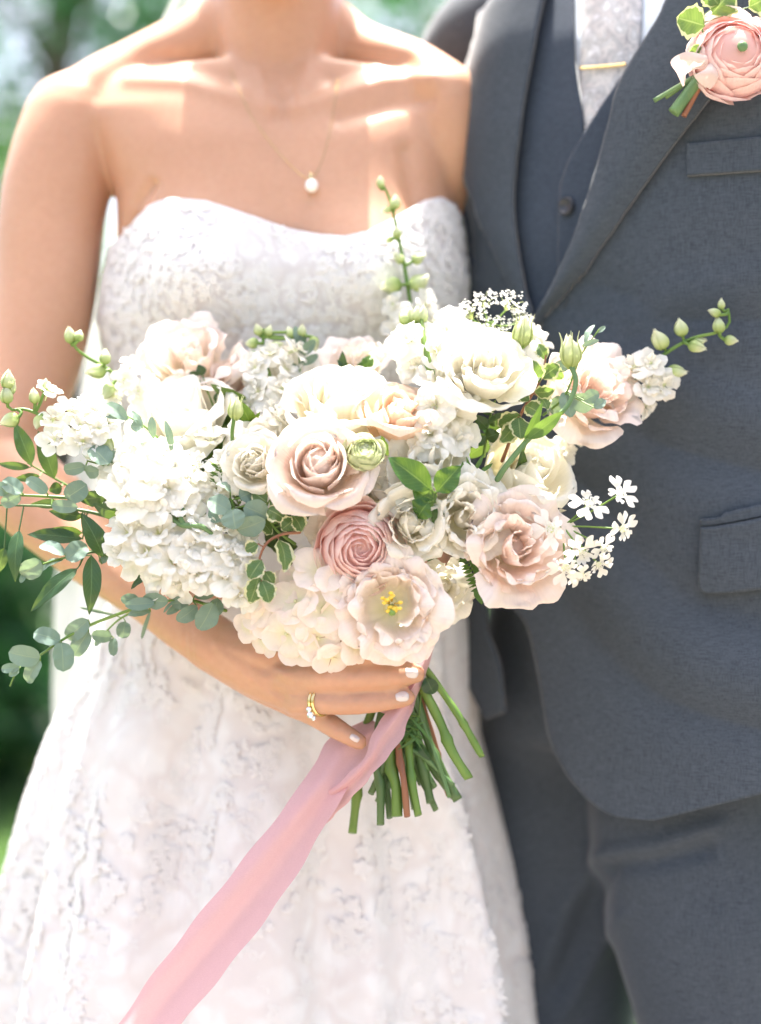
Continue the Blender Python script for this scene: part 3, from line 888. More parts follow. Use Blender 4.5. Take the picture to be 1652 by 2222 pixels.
# ring on her finger
fr = [np.array(P(*q)) for q in ((692, 1521, 1.2195), (704, 1522, 1.2155))]
ringo = empty('wedding_ring', fr[0], 'gold ring set with small diamonds on the finger of the bride', 'ring')
ax = (fr[1] - fr[0]) / np.linalg.norm(fr[1] - fr[0])
bx = np.cross(ax, (0, 0, 1)); bx /= np.linalg.norm(bx); cx = np.cross(bx, ax)
for k, w, m_ in ((0., .0116, M_gold), (.0036, .0115, M_gold)):
    pts = [fr[0] + ax * k + w * (math.cos(t) * bx + math.sin(t) * cx) for t in np.linspace(0, 2 * pi, 40)]
    V, F, U = tube(pts, .0016, 8, False, 60)
    wobj('band', V, F, m_, ringo, U)
for k, (a, s) in enumerate(((-.9, .0026), (-.5, .0034), (-.1, .0026))):
    for sg in (1,):
        c = fr[0] + ax * .0018 + .0142 * (math.cos(a + pi) * bx * (1 if bx[1] > 0 else -1) + math.sin(a - .3) * cx)
        V, F, U = ellipsoid(c, (s * .9,) * 3, 7, 5)
        wobj('stone', V, F, M_stone, ringo, None, False)

# ------------------------------------------------------------------ the groom
PSI = R_(36)
gu = np.array((math.cos(PSI), -math.sin(PSI))); gn = np.array((-math.sin(PSI), -math.cos(PSI)))
GC = np.array((.284, 1.440))
groom = empty('person', (GC[0], GC[1], 0), 'man in grey three piece suit standing beside the woman in white', 'person')
GR = np.array([(.60, .195, .118), (.74, .222, .132), (.84, .218, .130), (.95, .207, .122), (1.06, .198, .116), (1.18, .203, .120), (1.30, .215, .126),
               (1.40, .220, .124), (1.48, .215, .114), (1.53, .195, .098), (1.565, .15, .08), (1.59, .075, .066), (1.605, .06, .06)], float)
def groom_pt(u, z, off=0.0):
    a = np.interp(z, GR[:, 0], GR[:, 1]) + off; b = np.interp(z, GR[:, 0], GR[:, 2]) + off
    c, s = np.cos(u), np.sin(u)
    e = .88
    ca = a * np.sign(c) * np.abs(c) ** e; sa = b * np.sign(s) * np.abs(s) ** e
    x = GC[0] + ca * gu[0] + sa * gn[0]; y = GC[1] + ca * gu[1] + sa * gn[1]
    return np.stack((x, y, np.broadcast_to(z, np.shape(x))), -1)
CREASE = [  # picture polyline, amplitude, width: soft folds in the jacket
    ([(1240, 1120), (1330, 1280), (1450, 1400), (1560, 1465), (1720, 1500)], .009, 60),
    ([(1260, 1040), (1370, 1180), (1480, 1285), (1720, 1370)], -.008, 66),
    ([(1230, 1240), (1330, 1400), (1450, 1510), (1720, 1600)], -.007, 60),
    ([(1190, 720), (1330, 770), (1480, 850), (1720, 940)], .006, 38),
    ([(1190, 760), (1310, 860), (1430, 960), (1700, 1040)], -.006, 42),
    ([(1250, 960), (1360, 1010), (1480, 1080), (1700, 1130)], .005, 45),
    ([(1330, 620), (1450, 690), (1700, 700)], -.004, 35),
    ([(1390, 690), (1500, 640), (1700, 600)], .003, 35),
    ([(1120, 30), (1090, 250), (1070, 450)], .006, 30),
    ([(1055, 200), (1040, 400), (1060, 560)], -.006, 28),
]
def crease(V, N=None):
    px, py = proj(V)
    d = np.zeros(len(V))
    for line, amp, sig in CREASE:
        d += amp * np.exp(-(polydist(px, py, line) / sig) ** 2)
    W = V.copy()
    w = (V[:, 1] < GC[1] + .02)
    W[:, 0] += gn[0] * d * w; W[:, 1] += gn[1] * d * w
    return W
def loft(z0, z1, off, nu=200, nv=150):
    u = np.linspace(0, 2 * pi, nu, endpoint=False)
    V = np.vstack([groom_pt(u, np.full(nu, z), off) for z in np.linspace(z0, z1, nv)])
    return crease(V), grid_faces(nv, nu, True)
Vg, Fg = loft(.60, 1.605, 0.0)
bvh_g = BVHTree.FromPolygons([Vector(v) for v in Vg], [tuple(f) for f in Fg])

Vj, Fj = loft(.99, 1.60, -.002)
jacket = wobj('jacket', Vj, Fj, M_suit, groom)
tag(jacket, 'open charcoal grey wool suit jacket')

def strip(name, A, Bq, mat, parent, off=.006, thick=.003, nu=24, nv=60, bvh=None, wave=0.0, uvs=True):
    """cloth panel between two edge lines (picture positions), laid on the body beneath it, with thickness"""
    bvh = bvh or bvh_g
    a = cr(A, nv); b = cr(Bq, nv)
    V = np.zeros((nv, nu, 3)); Nn = np.zeros((nv, nu, 3))
    for i in range(nv):
        for j in range(nu):
            s = j / (nu - 1)
            q = a[i] + (b[i] - a[i]) * s
            h, n = cast(bvh, q[0], q[1], 1.42)
            o = off(s, i / (nv - 1)) if callable(off) else off
            V[i, j] = h + n * o; Nn[i, j] = n
    # smooth the offsets a little so that panels bend gently
    for _ in range(2):
        W = V.copy(); W[1:-1, 1:-1] = (V[1:-1, 1:-1] * 2 + V[:-2, 1:-1] + V[2:, 1:-1] + V[1:-1, :-2] + V[1:-1, 2:]) / 6; V = W
    top = V.reshape(-1, 3); bot = (V - Nn * thick).reshape(-1, 3)
    # rounded rim: pull border of the top layer slightly in
    F1 = grid_faces(nv, nu); F2 = F1[:, ::-1] + nv * nu
    idx = np.arange(nv * nu).reshape(nv, nu)
    loop = np.concatenate((idx[0, :], idx[1:, -1], idx[-1, -2::-1], idx[-2:0:-1, 0]))
    l2 = np.roll(loop, -1)
    F3 = np.stack((loop, loop + nv * nu, l2 + nv * nu, l2), 1)
    VV = np.vstack((top, bot))
    uv = np.stack(np.meshgrid(np.linspace(0, 1, nv), np.linspace(0, 1, nu), indexing='ij')[::-1], -1).reshape(-1, 2)
    return wobj(name, VV, np.vstack((F1, F2, F3)), mat, parent, np.vstack((uv, uv)))

# shirt, tie, waistcoat
shirt = strip('shirt', [(1225, -70), (1235, 60), (1250, 200), (1268, 320)], [(1580, -70), (1500, 20), (1400, 150), (1300, 320)], M_shirt, groom, .004, .003)
tie = strip('tie', [(1276, -70), (1272, 60), (1266, 180), (1262, 330)], [(1404, -70), (1398, 60), (1392, 180), (1385, 330)], M_tie, groom,
            lambda s, v: .0075 + .004 * math.sin(pi * s) ** .5, .003)
vest = strip('vest', [(1160, -70), (1150, 150), (1128, 420), (1130, 760)], [(1258, -70), (1262, 130), (1282, 300), (1252, 390), (1238, 520), (1235, 760)], M_vest, groom, .0135, .004, 26, 70)
strip('vest_panel', [(1500, -25), (1400, 128), (1288, 292), (1244, 378), (1232, 470), (1228, 800)], [(1640, -40), (1540, 130), (1440, 290), (1390, 400), (1360, 520), (1330, 800)], M_vest, vest, .0155, .004, 24, 80)
for (x, y) in ((1252, 455), (1243, 655)):
    h, n = cast(bvh_g, x, y)
    V, F, U = [], None, None
    th = np.linspace(0, 2 * pi, 24, endpoint=False)
    t1 = n.cross(Vector((0, 0, 1))).normalized(); t2 = t1.cross(n)
    for rr, hh in ((.0078, .0155), (.0085, .0185), (.0078, .0205), (.0062, .0200), (.0054, .0188), (.0002, .0186)):
        for t in th: V.append((h + n * hh + (t1 * math.cos(t) + t2 * math.sin(t)) * rr)[:])
    wobj('button', np.array(V), grid_faces(6, 24, True), M_button, vest)

# tie bar
hc = [cast(bvh_g, x, y) for x, y in ((1278, 160), (1310, 158), (1345, 155), (1372, 152))]
V, F, U = tube([np.array(h + n * .0145) for h, n in hc], [.0016] * 4, 8, True, 24, 1.0)
tag(wobj('tie_bar', V, F, M_gold, None, U), 'thin rose gold bar clipped across the pale patterned tie', 'tie bar')

# jacket fronts, lapels, pockets
strip('jacket_front', [(990, -60), (985, 60), (990, 300), (1000, 600), (1010, 900)], [(1200, -60), (1170, 100), (1145, 300), (1140, 480), (1165, 620), (1195, 760), (1195, 900)], M_suit, jacket,
      lambda s, v: .017 + .006 * s, .005, 30, 70)
strip('lapel', [(1110, -60), (1080, 100), (1050, 280), (1068, 420), (1118, 560), (1178, 705)], [(1236, -60), (1208, 60), (1172, 250), (1152, 440), (1166, 580), (1192, 715)], M_suit, jacket,
      lambda s, v: .029 + .010 * math.sin(pi * s) * (1 - v) - .004 * v, .004, 24, 70)
strip('jacket_front', [(1590, -60), (1520, 60), (1420, 250), (1330, 430), (1270, 560), (1195, 715), (1160, 900), (1130, 1150), (1120, 1280), (1172, 1360), (1200, 1480), (1222, 1600), (1272, 1695), (1345, 1758), (1440, 1772)],
      [(1930, -60), (1935, 60), (1935, 250), (1935, 430), (1930, 560), (1920, 715), (1905, 900), (1900, 1150), (1900, 1280), (1905, 1360), (1910, 1450), (1910, 1520), (1905, 1580), (1900, 1620), (1890, 1650)], M_suit, jacket,
      lambda s, v: .020 + .012 * max(0, v - .6), .005, 70, 150)
strip('jacket_front', [(1010, 900), (1015, 1150), (1020, 1330), (1045, 1470), (1085, 1560)], [(1180, 900), (1120, 1150), (1082, 1330), (1112, 1440), (1122, 1545)], M_suit, jacket,
      lambda s, v: .019, .005, 20, 50)
strip('lapel', [(1520, -60), (1462, 60), (1380, 200), (1350, 300), (1322, 400), (1280, 520), (1235, 620), (1192, 712)],
      [(1790, -60), (1710, 60), (1620, 150), (1545, 245), (1470, 345), (1390, 460), (1310, 570), (1200, 715)], M_suit, jacket,
      lambda s, v: .036 - .004 * s + .006 * math.sin(pi * s) - .008 * v, .004, 30, 90)
strip('breast_pocket', [(1506, 326), (1506, 394)], [(1700, 306), (1700, 380)], M_suit, jacket, .0245, .004, 30, 14)
strip('pocket_flap', [(1538, 1134), (1536, 1190), (1536, 1255), (1548, 1272)], [(1800, 1112), (1800, 1160), (1800, 1230), (1800, 1258)], M_suit, jacket, lambda s, v: .0295 + .002 * v, .005, 40, 24)
strip('pocket_welt', [(1536, 1118), (1536, 1132)], [(1800, 1096), (1800, 1110)], M_suit, jacket, .027, .004, 30, 6)

# sleeves: one reaching behind the woman, one hanging outside the picture
V, F, U = tube([P(1105, 60, 1.565), P(1040, 130, 1.585), P(1010, 330, 1.63), P(960, 600, 1.68), P(860, 800, 1.70)], [.062, .070, .066, .062, .055], 24, True, 50)
wobj('sleeve', V, F, M_suit, jacket, U)
gs = groom_pt(np.array([0.0]), np.array([1.45]))[0]
V, F, U = tube([gs + (-.02, .03, .02), gs + (.055, .0, -.06), gs + (.075, -.01, -.3), gs + (.085, -.03, -.52), gs + (.08, -.06, -.62)], [.06, .07, .062, .055, .045], 24, True, 50)
wobj('sleeve', V, F, M_suit, jacket, U)

# trousers
def leg(pts, rad):
    V, F, U = tube(pts, rad, 40, True, 70)
    q = V.copy()
    for i in range(len(V)):
        V[i, 1] -= .006 * mnoise.noise(Vector((q[i, 0] * 7, q[i, 1] * 7, q[i, 2] * 13)))
        V[i, 0] += .005 * mnoise.noise(Vector((q[i, 0] * 9 + 5, q[i, 1] * 7, q[i, 2] * 11)))
    return V, F, U
Vp, Fp = loft(.81, 1.02, -.014, 120, 40)
l1 = leg([P(1505, 1560, 1.42), P(1515, 1800, 1.40), P(1548, 2000, 1.395), P(1598, 2222, 1.39), P(1640, 2700, 1.40), P(1650, 3380, 1.42)], [.106, .100, .092, .086, .075, .068])
l2 = leg([P(1235, 1440, 1.53), P(1222, 1800, 1.53), P(1208, 2000, 1.54), P(1194, 2222, 1.55), P(1180, 2700, 1.57), P(1170, 3080, 1.56)], [.100, .098, .092, .086, .075, .068])
V, F, E = remesh([closed(Vp, 120), l1, l2], .006)
V = laplace(V, E, 45)
N = vnormals(V, F); px, py = proj(V)
for line, amp, sig in (([(1320, 1850), (1420, 1835), (1560, 1790)], .006, 16), ([(1325, 1880), (1420, 1872), (1540, 1840)], -.006, 16), ([(1180, 2100), (1230, 1960), (1300, 1860)], .006, 22),
                       ([(1215, 2140), (1270, 2000), (1320, 1900)], -.006, 22), ([(1210, 2222), (1290, 2080), (1350, 1990)], .005, 20), ([(1560, 1820), (1570, 2000), (1590, 2222)], .004, 12)):
    V += N * (amp * np.exp(-(polydist(px, py, line) / sig) ** 2))[:, None]
wobj('trousers', V, F, M_trouser, groom)

# his head and neck, above the picture
gh = np.array((GC[0] + gn[0] * .02, GC[1] + gn[1] * .02, 1.79))
parts = [ellipsoid(gh, (.078, .098, .118), 24, 18), tube([(GC[0], GC[1] + .01, 1.54), (gh[0], gh[1] + .01, 1.74)], [.062, .06], 20, True, 12),
         tube([gh + (gn[0] * .055, gn[1] * .055, -.075), gh + (gn[0] * .06, gn[1] * .06, -.055)], [.042, .045], 16, True, 6),
         ellipsoid(gh + (gn[0] * .10, gn[1] * .10, -.01), (.013, .016, .024), 10, 8)]
V, F, E = remesh(parts, .005); V = laplace(V, E, 10)
wobj('body', V, F, M_skin, groom)
hair(gh + (0, .0, .0), groom, (.083, .098, .112), False)

# ------------------------------------------------------------------ flowers
def petal(prof, half, g, ns=11, nt=10, tip=(.25, 3.0), ruf=(0, 3), spiral=0.0, curl=0.0, basew=.45, notch=0.0, jag=0.0, point=0.0):
    """one petal: a patch swept from base to tip along a profile (r, z), half angle wide, with a shaped and waved edge"""
    pr = cr(prof, 40)
    s = np.linspace(-1, 1, ns); t = np.linspace(0, 1, nt)
    ts = 1 - tip[0] * np.abs(s) ** tip[1] - notch * np.exp(-(s / .22) ** 2) + point * np.exp(-(s / .16) ** 2)
    ts = ts + jag * (g.random(ns) - .5) + .02 * np.sin(3 * s + g.random() * 6)
    te = np.clip(t[:, None] * ts[None, :], 0, 1.15)
    x = np.minimum(te, 1) * 39
    r = np.interp(x, np.arange(40), pr[:, 0]); z = np.interp(x, np.arange(40), pr[:, 1])
    dr = np.gradient(pr[:, 0]); dz = np.gradient(pr[:, 1]); ln = np.hypot(dr, dz) + 1e-9
    over = np.maximum(te - 1, 0) * ln[-1] * 39
    r = r + over * dr[-1] / ln[-1]; z = z + over * dz[-1] / ln[-1]
    nr = np.interp(x, np.arange(40), dz / ln); nz = np.interp(x, np.arange(40), -dr / ln)
    w = basew + (1 - basew) * np.sin(pi / 2 * np.clip(te / .6, 0, 1))
    ang = s[None, :] * half * w
    p1, p2, p3 = g.random(3) * 2 * pi
    amp = ruf[0] * te ** 2.2
    d = amp * (np.sin(ruf[1] * pi * s + p1) + .6 * np.sin(1.9 * ruf[1] * pi * s + p2) + .35 * np.sin(3.3 * ruf[1] * pi * s + p3))[None, :]
    d = d + curl * (np.abs(s) ** 3)[None, :] * te ** 1.5 + spiral * s[None, :] * (.3 + .7 * te)
    r = np.maximum(r + d * nr, 0.0); z = z + d * nz
    V = np.stack((r * np.cos(ang), r * np.sin(ang), z), -1).reshape(-1, 3)
    uv = np.stack((np.broadcast_to(s * .5 + .5, te.shape), np.clip(te, 0, 1)), -1).reshape(-1, 2)
    return V, grid_faces(nt, ns), uv

def tilt(V, g, amt):
    q = Matrix.Rotation(g.normal() * amt, 3, 'X') @ Matrix.Rotation(g.normal() * amt, 3, 'Y')
    return V @ np.array(q).T

def lerp(a, b, t): return a + (b - a) * t

def rose_petals(R, g, n=30, opened=1.0, ruf=.012):
    H = R * 1.08; out = []
    for i in range(n):
        f = i / (n - 1.0)
        rb = R * (.09 + .66 * f ** .9); th = i * 2.39996 + g.normal() * .12
        if f < .28:
            rt = rb * .55; zt = H * (1.0 + .03 * g.normal())
            prof = [(.02 * R, 0), (rb * .8, .25 * H), (rb, .6 * H), (rt, zt)]; half = 1.5; cu = .01
        elif f < .66:
            k = (f - .28) / .38
            rt = rb * lerp(.96, 1.16, k) + .01 * R * g.normal(); zt = H * (.98 - .10 * k + .025 * g.normal())
            prof = [(.03 * R, 0), (rb * .82, .2 * H), (rb * .98, .5 * H), (rb * 1.02, .78 * H), (rt, zt)]; half = lerp(1.25, .95, k); cu = .05 * k * R
        else:
            k = (f - .66) / .34
            zt = H * (.84 - .34 * k * opened + .03 * g.normal()); ro = R * lerp(.80, 1.08, k * opened)
            prof = [(.03 * R, -.02 * R), (rb * .75, .10 * H), (rb * .98, lerp(.42, .28, k) * H), (ro * .93, zt + .02 * R), (ro * 1.0, zt + .015 * R), (ro * 1.07, zt - .10 * R)]; half = lerp(.92, .74, k); cu = .12 * R
        V, F, U = petal(prof, half, g, 13, 13, tip=(.20, 3.2), ruf=(ruf * R * (.4 + f), 1.6), spiral=.07 * R * (1 - .5 * f), curl=cu, point=.05 * (f > .4))
        V = tilt(rotz(V, th), g, .04)
        out.append((V, F, U))
    return out

def lisi_petals(R, g, n=12, hollow=0.0, ruf=.05, H0=.95, jag=.02):
    H = R * H0; out = []
    for i in range(n):
        f = hollow + (1 - hollow) * i / (n - 1.0); th = i * 2.39996 + g.normal() * .2
        rb = R * (.12 + .55 * f); rt = R * (.12 + .92 * f ** 1.1); zt = H * (1.0 - .45 * f ** 2 + .06 * g.normal())
        prof = [(.03 * R, 0), (rb * .85, .15 * H), (lerp(rb, rt, .3), .48 * H), (lerp(rb, rt, .75), .84 * zt + .04 * H), (rt * .97, zt), (rt * (1.0 + .08 * f), zt - .09 * R * f)]
        V, F, U = petal(prof, lerp(1.35, .98, f), g, 27, 14, tip=(.16, 3.2), ruf=(ruf * R * (.5 + .9 * f), 1.5), spiral=.08 * R, curl=.05 * R * f, jag=jag)
        out.append((tilt(rotz(V, th), g, .09), F, U))
    return out

def ranun_petals(R, g, n=58, H0=.92):
    H = R * H0; out = []
    for i in range(n):
        f = (i / (n - 1.0)) ** .8; th = i * 2.39996 + g.normal() * .15
        rb = R * (.12 + .86 * f); rt = R * (.04 + .80 * f ** 1.1); zt = H * (.86 + .14 * math.sin(pi * min(1, f * 1.1)) - .34 * f ** 4) * (1 + .015 * g.normal())
        if f > .86: rt = R * (.80 + .28 * (f - .86) / .14 + .04 * g.normal()); zt *= .93
        prof = [(.03 * R, 0), (rb * .82, .08 * H), (rb, .36 * H), (lerp(rb, rt, .35), .74 * zt), (rt, zt)]
        V, F, U = petal(prof, lerp(1.2, .62, f ** .7), g, 11, 9, tip=(.2, 3), ruf=(.010 * R * (.5 + f), 1.4), spiral=.035 * R, jag=.01)
        out.append((tilt(rotz(V, th), g, .018), F, U))
    return out

def carn_petals(R, g, n=44):
    H = R * .9; out = []
    for i in range(n):
        f = (i + .5) / n; th = i * 2.39996 + g.normal() * .3
        rt = R * (.08 + .95 * f ** .7); zt = H * (1.0 - .62 * f ** 2 + .09 * g.normal())
        prof = [(.05 * R, 0), (.10 * R + .15 * rt, .35 * H), (rt * .6, .72 * zt), (rt, zt)]
        V, F, U = petal(prof, lerp(1.1, .42, f), g, 17, 9, tip=(.16, 3), ruf=(.075 * R, 2.2), jag=.09)
        out.append((tilt(rotz(V, th), g, .12), F, U))
    return out

def calyx(R, mat=None):
    V, F, U = tube([(0, 0, -.34 * R), (0, 0, -.12 * R), (0, 0, .10 * R)], [.10 * R, .22 * R, .12 * R], 10, True, 8)
    return V, F, U * 0

bouquet = empty('bouquet', P(850, 1480, 1.245), 'large loose bridal bouquet of white, blush and mauve flowers with trailing greenery', 'bouquet')
def dome(px, py):
    e = ((px - 660) / 620) ** 2 + ((py - 1100) / 430) ** 2
    return 1.182 + .060 * min(e, 1.3) + .05 * max(0, (950 - py) / 300)
def facing(ax, az): return Vector((ax, -1, az)).normalized()

def bloom(name, kind, px, py, Rpx, face, mat, seed, d=None, parent=None, heart=9, label=None, spin=0.0, petalname='petal', **kw):
    """a flower head: its tight heart is one mesh, each outer petal a child"""
    parent = parent or bouquet
    d = d or dome(px, py)
    g = np.random.default_rng(seed)
    R = Rpx * 1.18 * d / FPX
    fn = {'rose': rose_petals, 'lisi': lisi_petals, 'ranun': ranun_petals, 'carn': carn_petals}[kind]
    pet = fn(R, g, **kw)
    ax = facing(*face)
    M = axis_matrix(P(px, py, d), ax, spin)
    M = M @ Matrix.Translation((0, 0, -.55 * R))
    ck = {'rose': (.30, .62, .34), 'lisi': (.22, .30, .22), 'ranun': (.62, .36, .40), 'carn': (.5, .35, .34)}[kind]
    core = ellipsoid((0, 0, ck[1] * R), (ck[0] * R, ck[0] * R, ck[2] * R), 14, 10)
    core = [(core[0], core[1], core[2] * 0 + .5)] if not kw.get('hollow') else []
    V, F, U = join([calyx(R)] + core + pet[:heart])
    o = obj(name, make_mesh(name, V, F, mat, U), parent, M)
    if label: o['label'] = label
    for V, F, U in pet[heart:]:
        obj(petalname, make_mesh(petalname, V, F, mat, U), o, M)
    return o

BL = [
    ('rose', 'rose', 690, 1010, 97, (-.02, .34), P_mauve, 3, 1.172, dict(n=22, ruf=.014), 8, 'dusty mauve rose at the heart of the bouquet'),
    ('spray_rose', 'rose', 552, 1006, 62, (-.15, .22), P_ivory, 4, 1.19, dict(n=22, ruf=.03), 8, 'small white rose beside the mauve rose'),
    ('rose', 'rose', 735, 880, 108, (.02, 1.35), P_cream, 5, 1.222, dict(n=21, opened=.7), 8, 'wide cream rose seen from the side above the mauve rose'),
    ('rose', 'rose', 866, 900, 78, (.2, 1.0), P_peach, 6, 1.205, dict(n=18, opened=.6), 8, 'peach rose beside the wide cream rose'),
    ('rose', 'rose', 392, 905, 108, (-.35, 1.1), P_ivory, 7, 1.255, dict(n=19, opened=.8), 8, 'big ivory rose with broad open petals'),
    ('lisianthus', 'lisi', 410, 775, 100, (-.2, .8), P_blush2, 8, 1.30, dict(n=15, ruf=.07), 4, 'pale blush ruffled bloom at the back of the bouquet'),
    ('rose', 'rose', 500, 830, 58, (.1, .9), P_mauve, 9, 1.30, dict(n=15), 8, 'mauve rose half hidden behind the white larkspur'),
    ('lisianthus', 'lisi', 1052, 800, 104, (.12, .65), P_ivory, 10, 1.208, dict(n=17, H0=.95), 3, 'full white lisianthus with ruffled petals'),
    ('lisianthus', 'lisi', 930, 1012, 98, (-.05, .55), P_white, 12, 1.196, dict(n=13, ruf=.04), 3, 'white lisianthus behind the glossy green leaves'),
    ('spray_rose', 'rose', 890, 1134, 72, (.12, .05), P_ivory, 13, 1.180, dict(n=20, ruf=.04), 8, 'cream spray rose above the open blush bloom'),
    ('lisianthus', 'lisi', 1012, 1122, 88, (.15, .1), P_ivory, 14, 1.188, dict(n=15, ruf=.06), 3, 'cream ruffled lisianthus beside the blush one'),
    ('rose', 'rose', 1140, 1035, 104, (.55, .75), P_cream, 15, 1.232, dict(n=16, opened=.5), 8, 'large cream rose turned away behind the blush lisianthus'),
    ('lisianthus', 'lisi', 1122, 1190, 112, (.18, .08), P_blush, 16, 1.19, dict(n=17, ruf=.06), 3, 'blush pink lisianthus next to the white lace flowers'),
    ('lisianthus', 'lisi', 1290, 850, 100, (.35, .45), P_blush, 17, 1.245, dict(n=17, ruf=.07), 4, 'blush pink ruffled lisianthus close to the grey jacket'),
    ('ranunculus', 'ranun', 782, 1190, 88, (.06, -.05), P_pink, 18, 1.182, dict(n=62), 34, 'pink ranunculus with many tight thin petals'),
    ('lisianthus', 'lisi', 848, 1318, 103, (-.02, .02), P_blush2, 19, 1.172, dict(n=17, hollow=.46, ruf=.062, H0=.8), 0, 'pale blush lisianthus open to its yellow stamens'),
    ('lisianthus', 'lisi', 968, 1275, 62, (.25, -.15), P_ivory, 20, 1.215, dict(n=11, ruf=.05), 3, 'small cream lisianthus tucked under the bouquet'),
    ('rose', 'rose', 820, 1062, 62, (.1, .1), P_ivory, 22, 1.208, dict(n=15, ruf=.03), 8, 'ivory rose low between the mauve rose and the leaves'),
    ('lisianthus', 'lisi', 735, 1155, 62, (-.3, .2), P_blush, 23, 1.205, dict(n=10, ruf=.05), 3, 'blush bloom peeping over the pink ranunculus'),
    ('rose', 'rose', 570, 960, 70, (-.1, .9), P_ivory, 24, 1.232, dict(n=15), 8, 'ivory rose behind the small white rose'),
    ('lisianthus', 'lisi', 620, 800, 80, (0, .8), P_white, 25, 1.30, dict(n=10), 3, 'white bloom at the back above the cream rose'),
    ('lisianthus', 'lisi', 780, 790, 70, (.1, .8), P_blush2, 26, 1.30, dict(n=10), 3, 'pale bloom at the back beside the white stock'),
]
for nm, kind, x, y, r, fc, mat, sdd, d, kw, hr, lb in BL:
    bloom(nm, kind, x, y, r, fc, mat, sdd, d, None, hr, lb, **kw)

# stamens of the open bloom
og = np.random.default_rng(5)
c0 = P(851, 1312, 1.165)
parts = []
for i in range(16):
    a = og.random() * 2 * pi; r = .004 + .004 * og.random()
    e = c0 + np.array((math.cos(a) * r, -.006 + .004 * og.random(), math.sin(a) * r + .002))
    s = c0 + np.array((math.cos(a) * .002, .012, math.sin(a) * .002))
    parts.append(tube([s, (s + e) / 2, e], [.0006, .0006, .0006], 5, True, 6)); parts.append(ellipsoid(e, (.0022, .0014, .0015), 6, 5))
V, F, U = join(parts); wobj('stamen', V, F, M_stamen, bouquet, U)
V, F, U = tube([c0 + (0, .014, -.004), c0 + (0, -.004, -.006)], [.004, .003], 8); wobj('pistil', V, F, M_stem, bouquet, U)

# ---- small flowers, built once per kind and copied
def floret_mesh(name, mat, g, kind):
    pr = []
    if kind == 'stock':
        n = 10
        for i in range(n):
            f = i / (n - 1.); th = i * 2.39996 + g.normal() * .3
            rt = .30 + .80 * f + .08 * g.normal(); zt = .60 - .46 * f ** 1.4 + .12 * g.normal()
            V, F, U = petal([(.03, 0), (.12 + .1 * f, .2), (rt * .65, zt * .95), (rt * .92, zt), (rt * 1.03, zt - .12 * f)], lerp(1.0, .78, f), g, 15, 9, tip=(.20, 2.6), ruf=(.075, 1.3), notch=.05, jag=.035, basew=.4)
            pr.append((tilt(rotz(V, th), g, .2), F, np.maximum(U, .08)))
    elif kind == 'hyd':
        for i in range(4):
            V, F, U = petal([(.02, 0), (.4, .06 + .04 * g.random()), (.75, .12 + .08 * g.normal()), (1.0, .10 + .14 * g.normal())], .86, g, 13, 8, tip=(.26, 2.4), ruf=(.05, 1.4), basew=.8, jag=.03)
            V = rotz(V, i * pi / 2 + g.normal() * .08); V[:, 2] += .02 * (i % 2)
            pr.append((V, F, U))
        V, F, U = ellipsoid((0, 0, .05), (.075, .075, .075), 8, 6); pr.append((V, F, U * 0))
    elif kind == 'lark':
        for i in range(5):
            V, F, U = petal([(.02, 0), (.35, .10), (.75, .20 + .08 * g.normal()), (1.0, .14 + .15 * g.normal())], .60, g, 9, 7, tip=(.25, 2.2), ruf=(.06, 1.3), basew=.3, jag=.05)
            pr.append((rotz(V, i * 2 * pi / 5 + g.normal() * .1), F, U))
        for i in range(9):
            k = .55 + .35 * g.random()
            V, F, U = petal([(.02, .05), (.16, .22), (.36 * k + .1, .40), (.62 * k, .46 + .1 * g.normal())], .62, g, 9, 6, tip=(.2, 2.2), ruf=(.07, 1.6), jag=.08)
            pr.append((tilt(rotz(V, i * 2.39996 + g.normal() * .2), g, .15), F, U * np.array((1, .85))))
        V, F, U = tube([(0, 0, -.02), (0, .1, -.4), (.02, .2, -.9)], [.10, .07, .03], 6, True, 8); pr.append((V, F, U * 0 + .1))
    elif kind == 'lace':
        for i in range(5):
            big = 1.0 if i < 3 else .6
            V, F, U = petal([(.16, 0), (.4, .08), (.7 * big + .1, .12 + .05 * g.normal()), (1.0 * big + .1, .10 + .08 * g.normal())], .50, g, 13, 7, tip=(.30, 2.2), ruf=(.02, 1.0), basew=.16, notch=.34)
            pr.append((rotz(V, i * 2 * pi / 5 + g.normal() * .12), F, np.maximum(U, .3)))
        for i in range(16):
            a = i * 2.39996; r = .055 * math.sqrt(i) * 1.6
            for q in range(4):
                V, F, U = petal([(.01, 0), (.06, .03), (.11, .02)], .6, g, 4, 3)
                V = rotz(V, q * pi / 2 + g.random()) + np.array((math.cos(a) * r, math.sin(a) * r, .10 + .05 * g.random()))
                pr.append((V, F, np.maximum(U, .25)))
        V, F, U = ellipsoid((0, 0, .0), (.22, .22, .10), 8, 6); pr.append((V, F, U * 0))
    elif kind == 'tiny':     # frothy umbel of very small flowers
        for i in range(24):
            a = i * 2.39996 + g.normal() * .3; r = .19 * math.sqrt(i) * (1 + .12 * g.normal())
            for q in range(5):
                V, F, U = petal([(.01, 0), (.07, .03), (.125, .02)], .55, g, 5, 3, tip=(.2, 2))
                V = rotz(V, q * 2 * pi / 5 + g.random()) + np.array((math.cos(a) * r, math.sin(a) * r, .12 - .18 * r * r + .07 * g.normal()))
                pr.append((V, F, np.maximum(U, .35)))
        for i in range(0, 24, 3):
            a = i * 2.39996; r = .19 * math.sqrt(i)
            V, F, U = tube([(0, 0, -.7), (math.cos(a) * r * .5, math.sin(a) * r * .5, -.25), (math.cos(a) * r, math.sin(a) * r, .1 - .18 * r * r)], [.018, .014, .01], 4, True, 5)
            pr.append((V, F, U * 0))
    V, F, U = join(pr)
    return make_mesh(name, V, F, mat, U)
fg = np.random.default_rng(77)
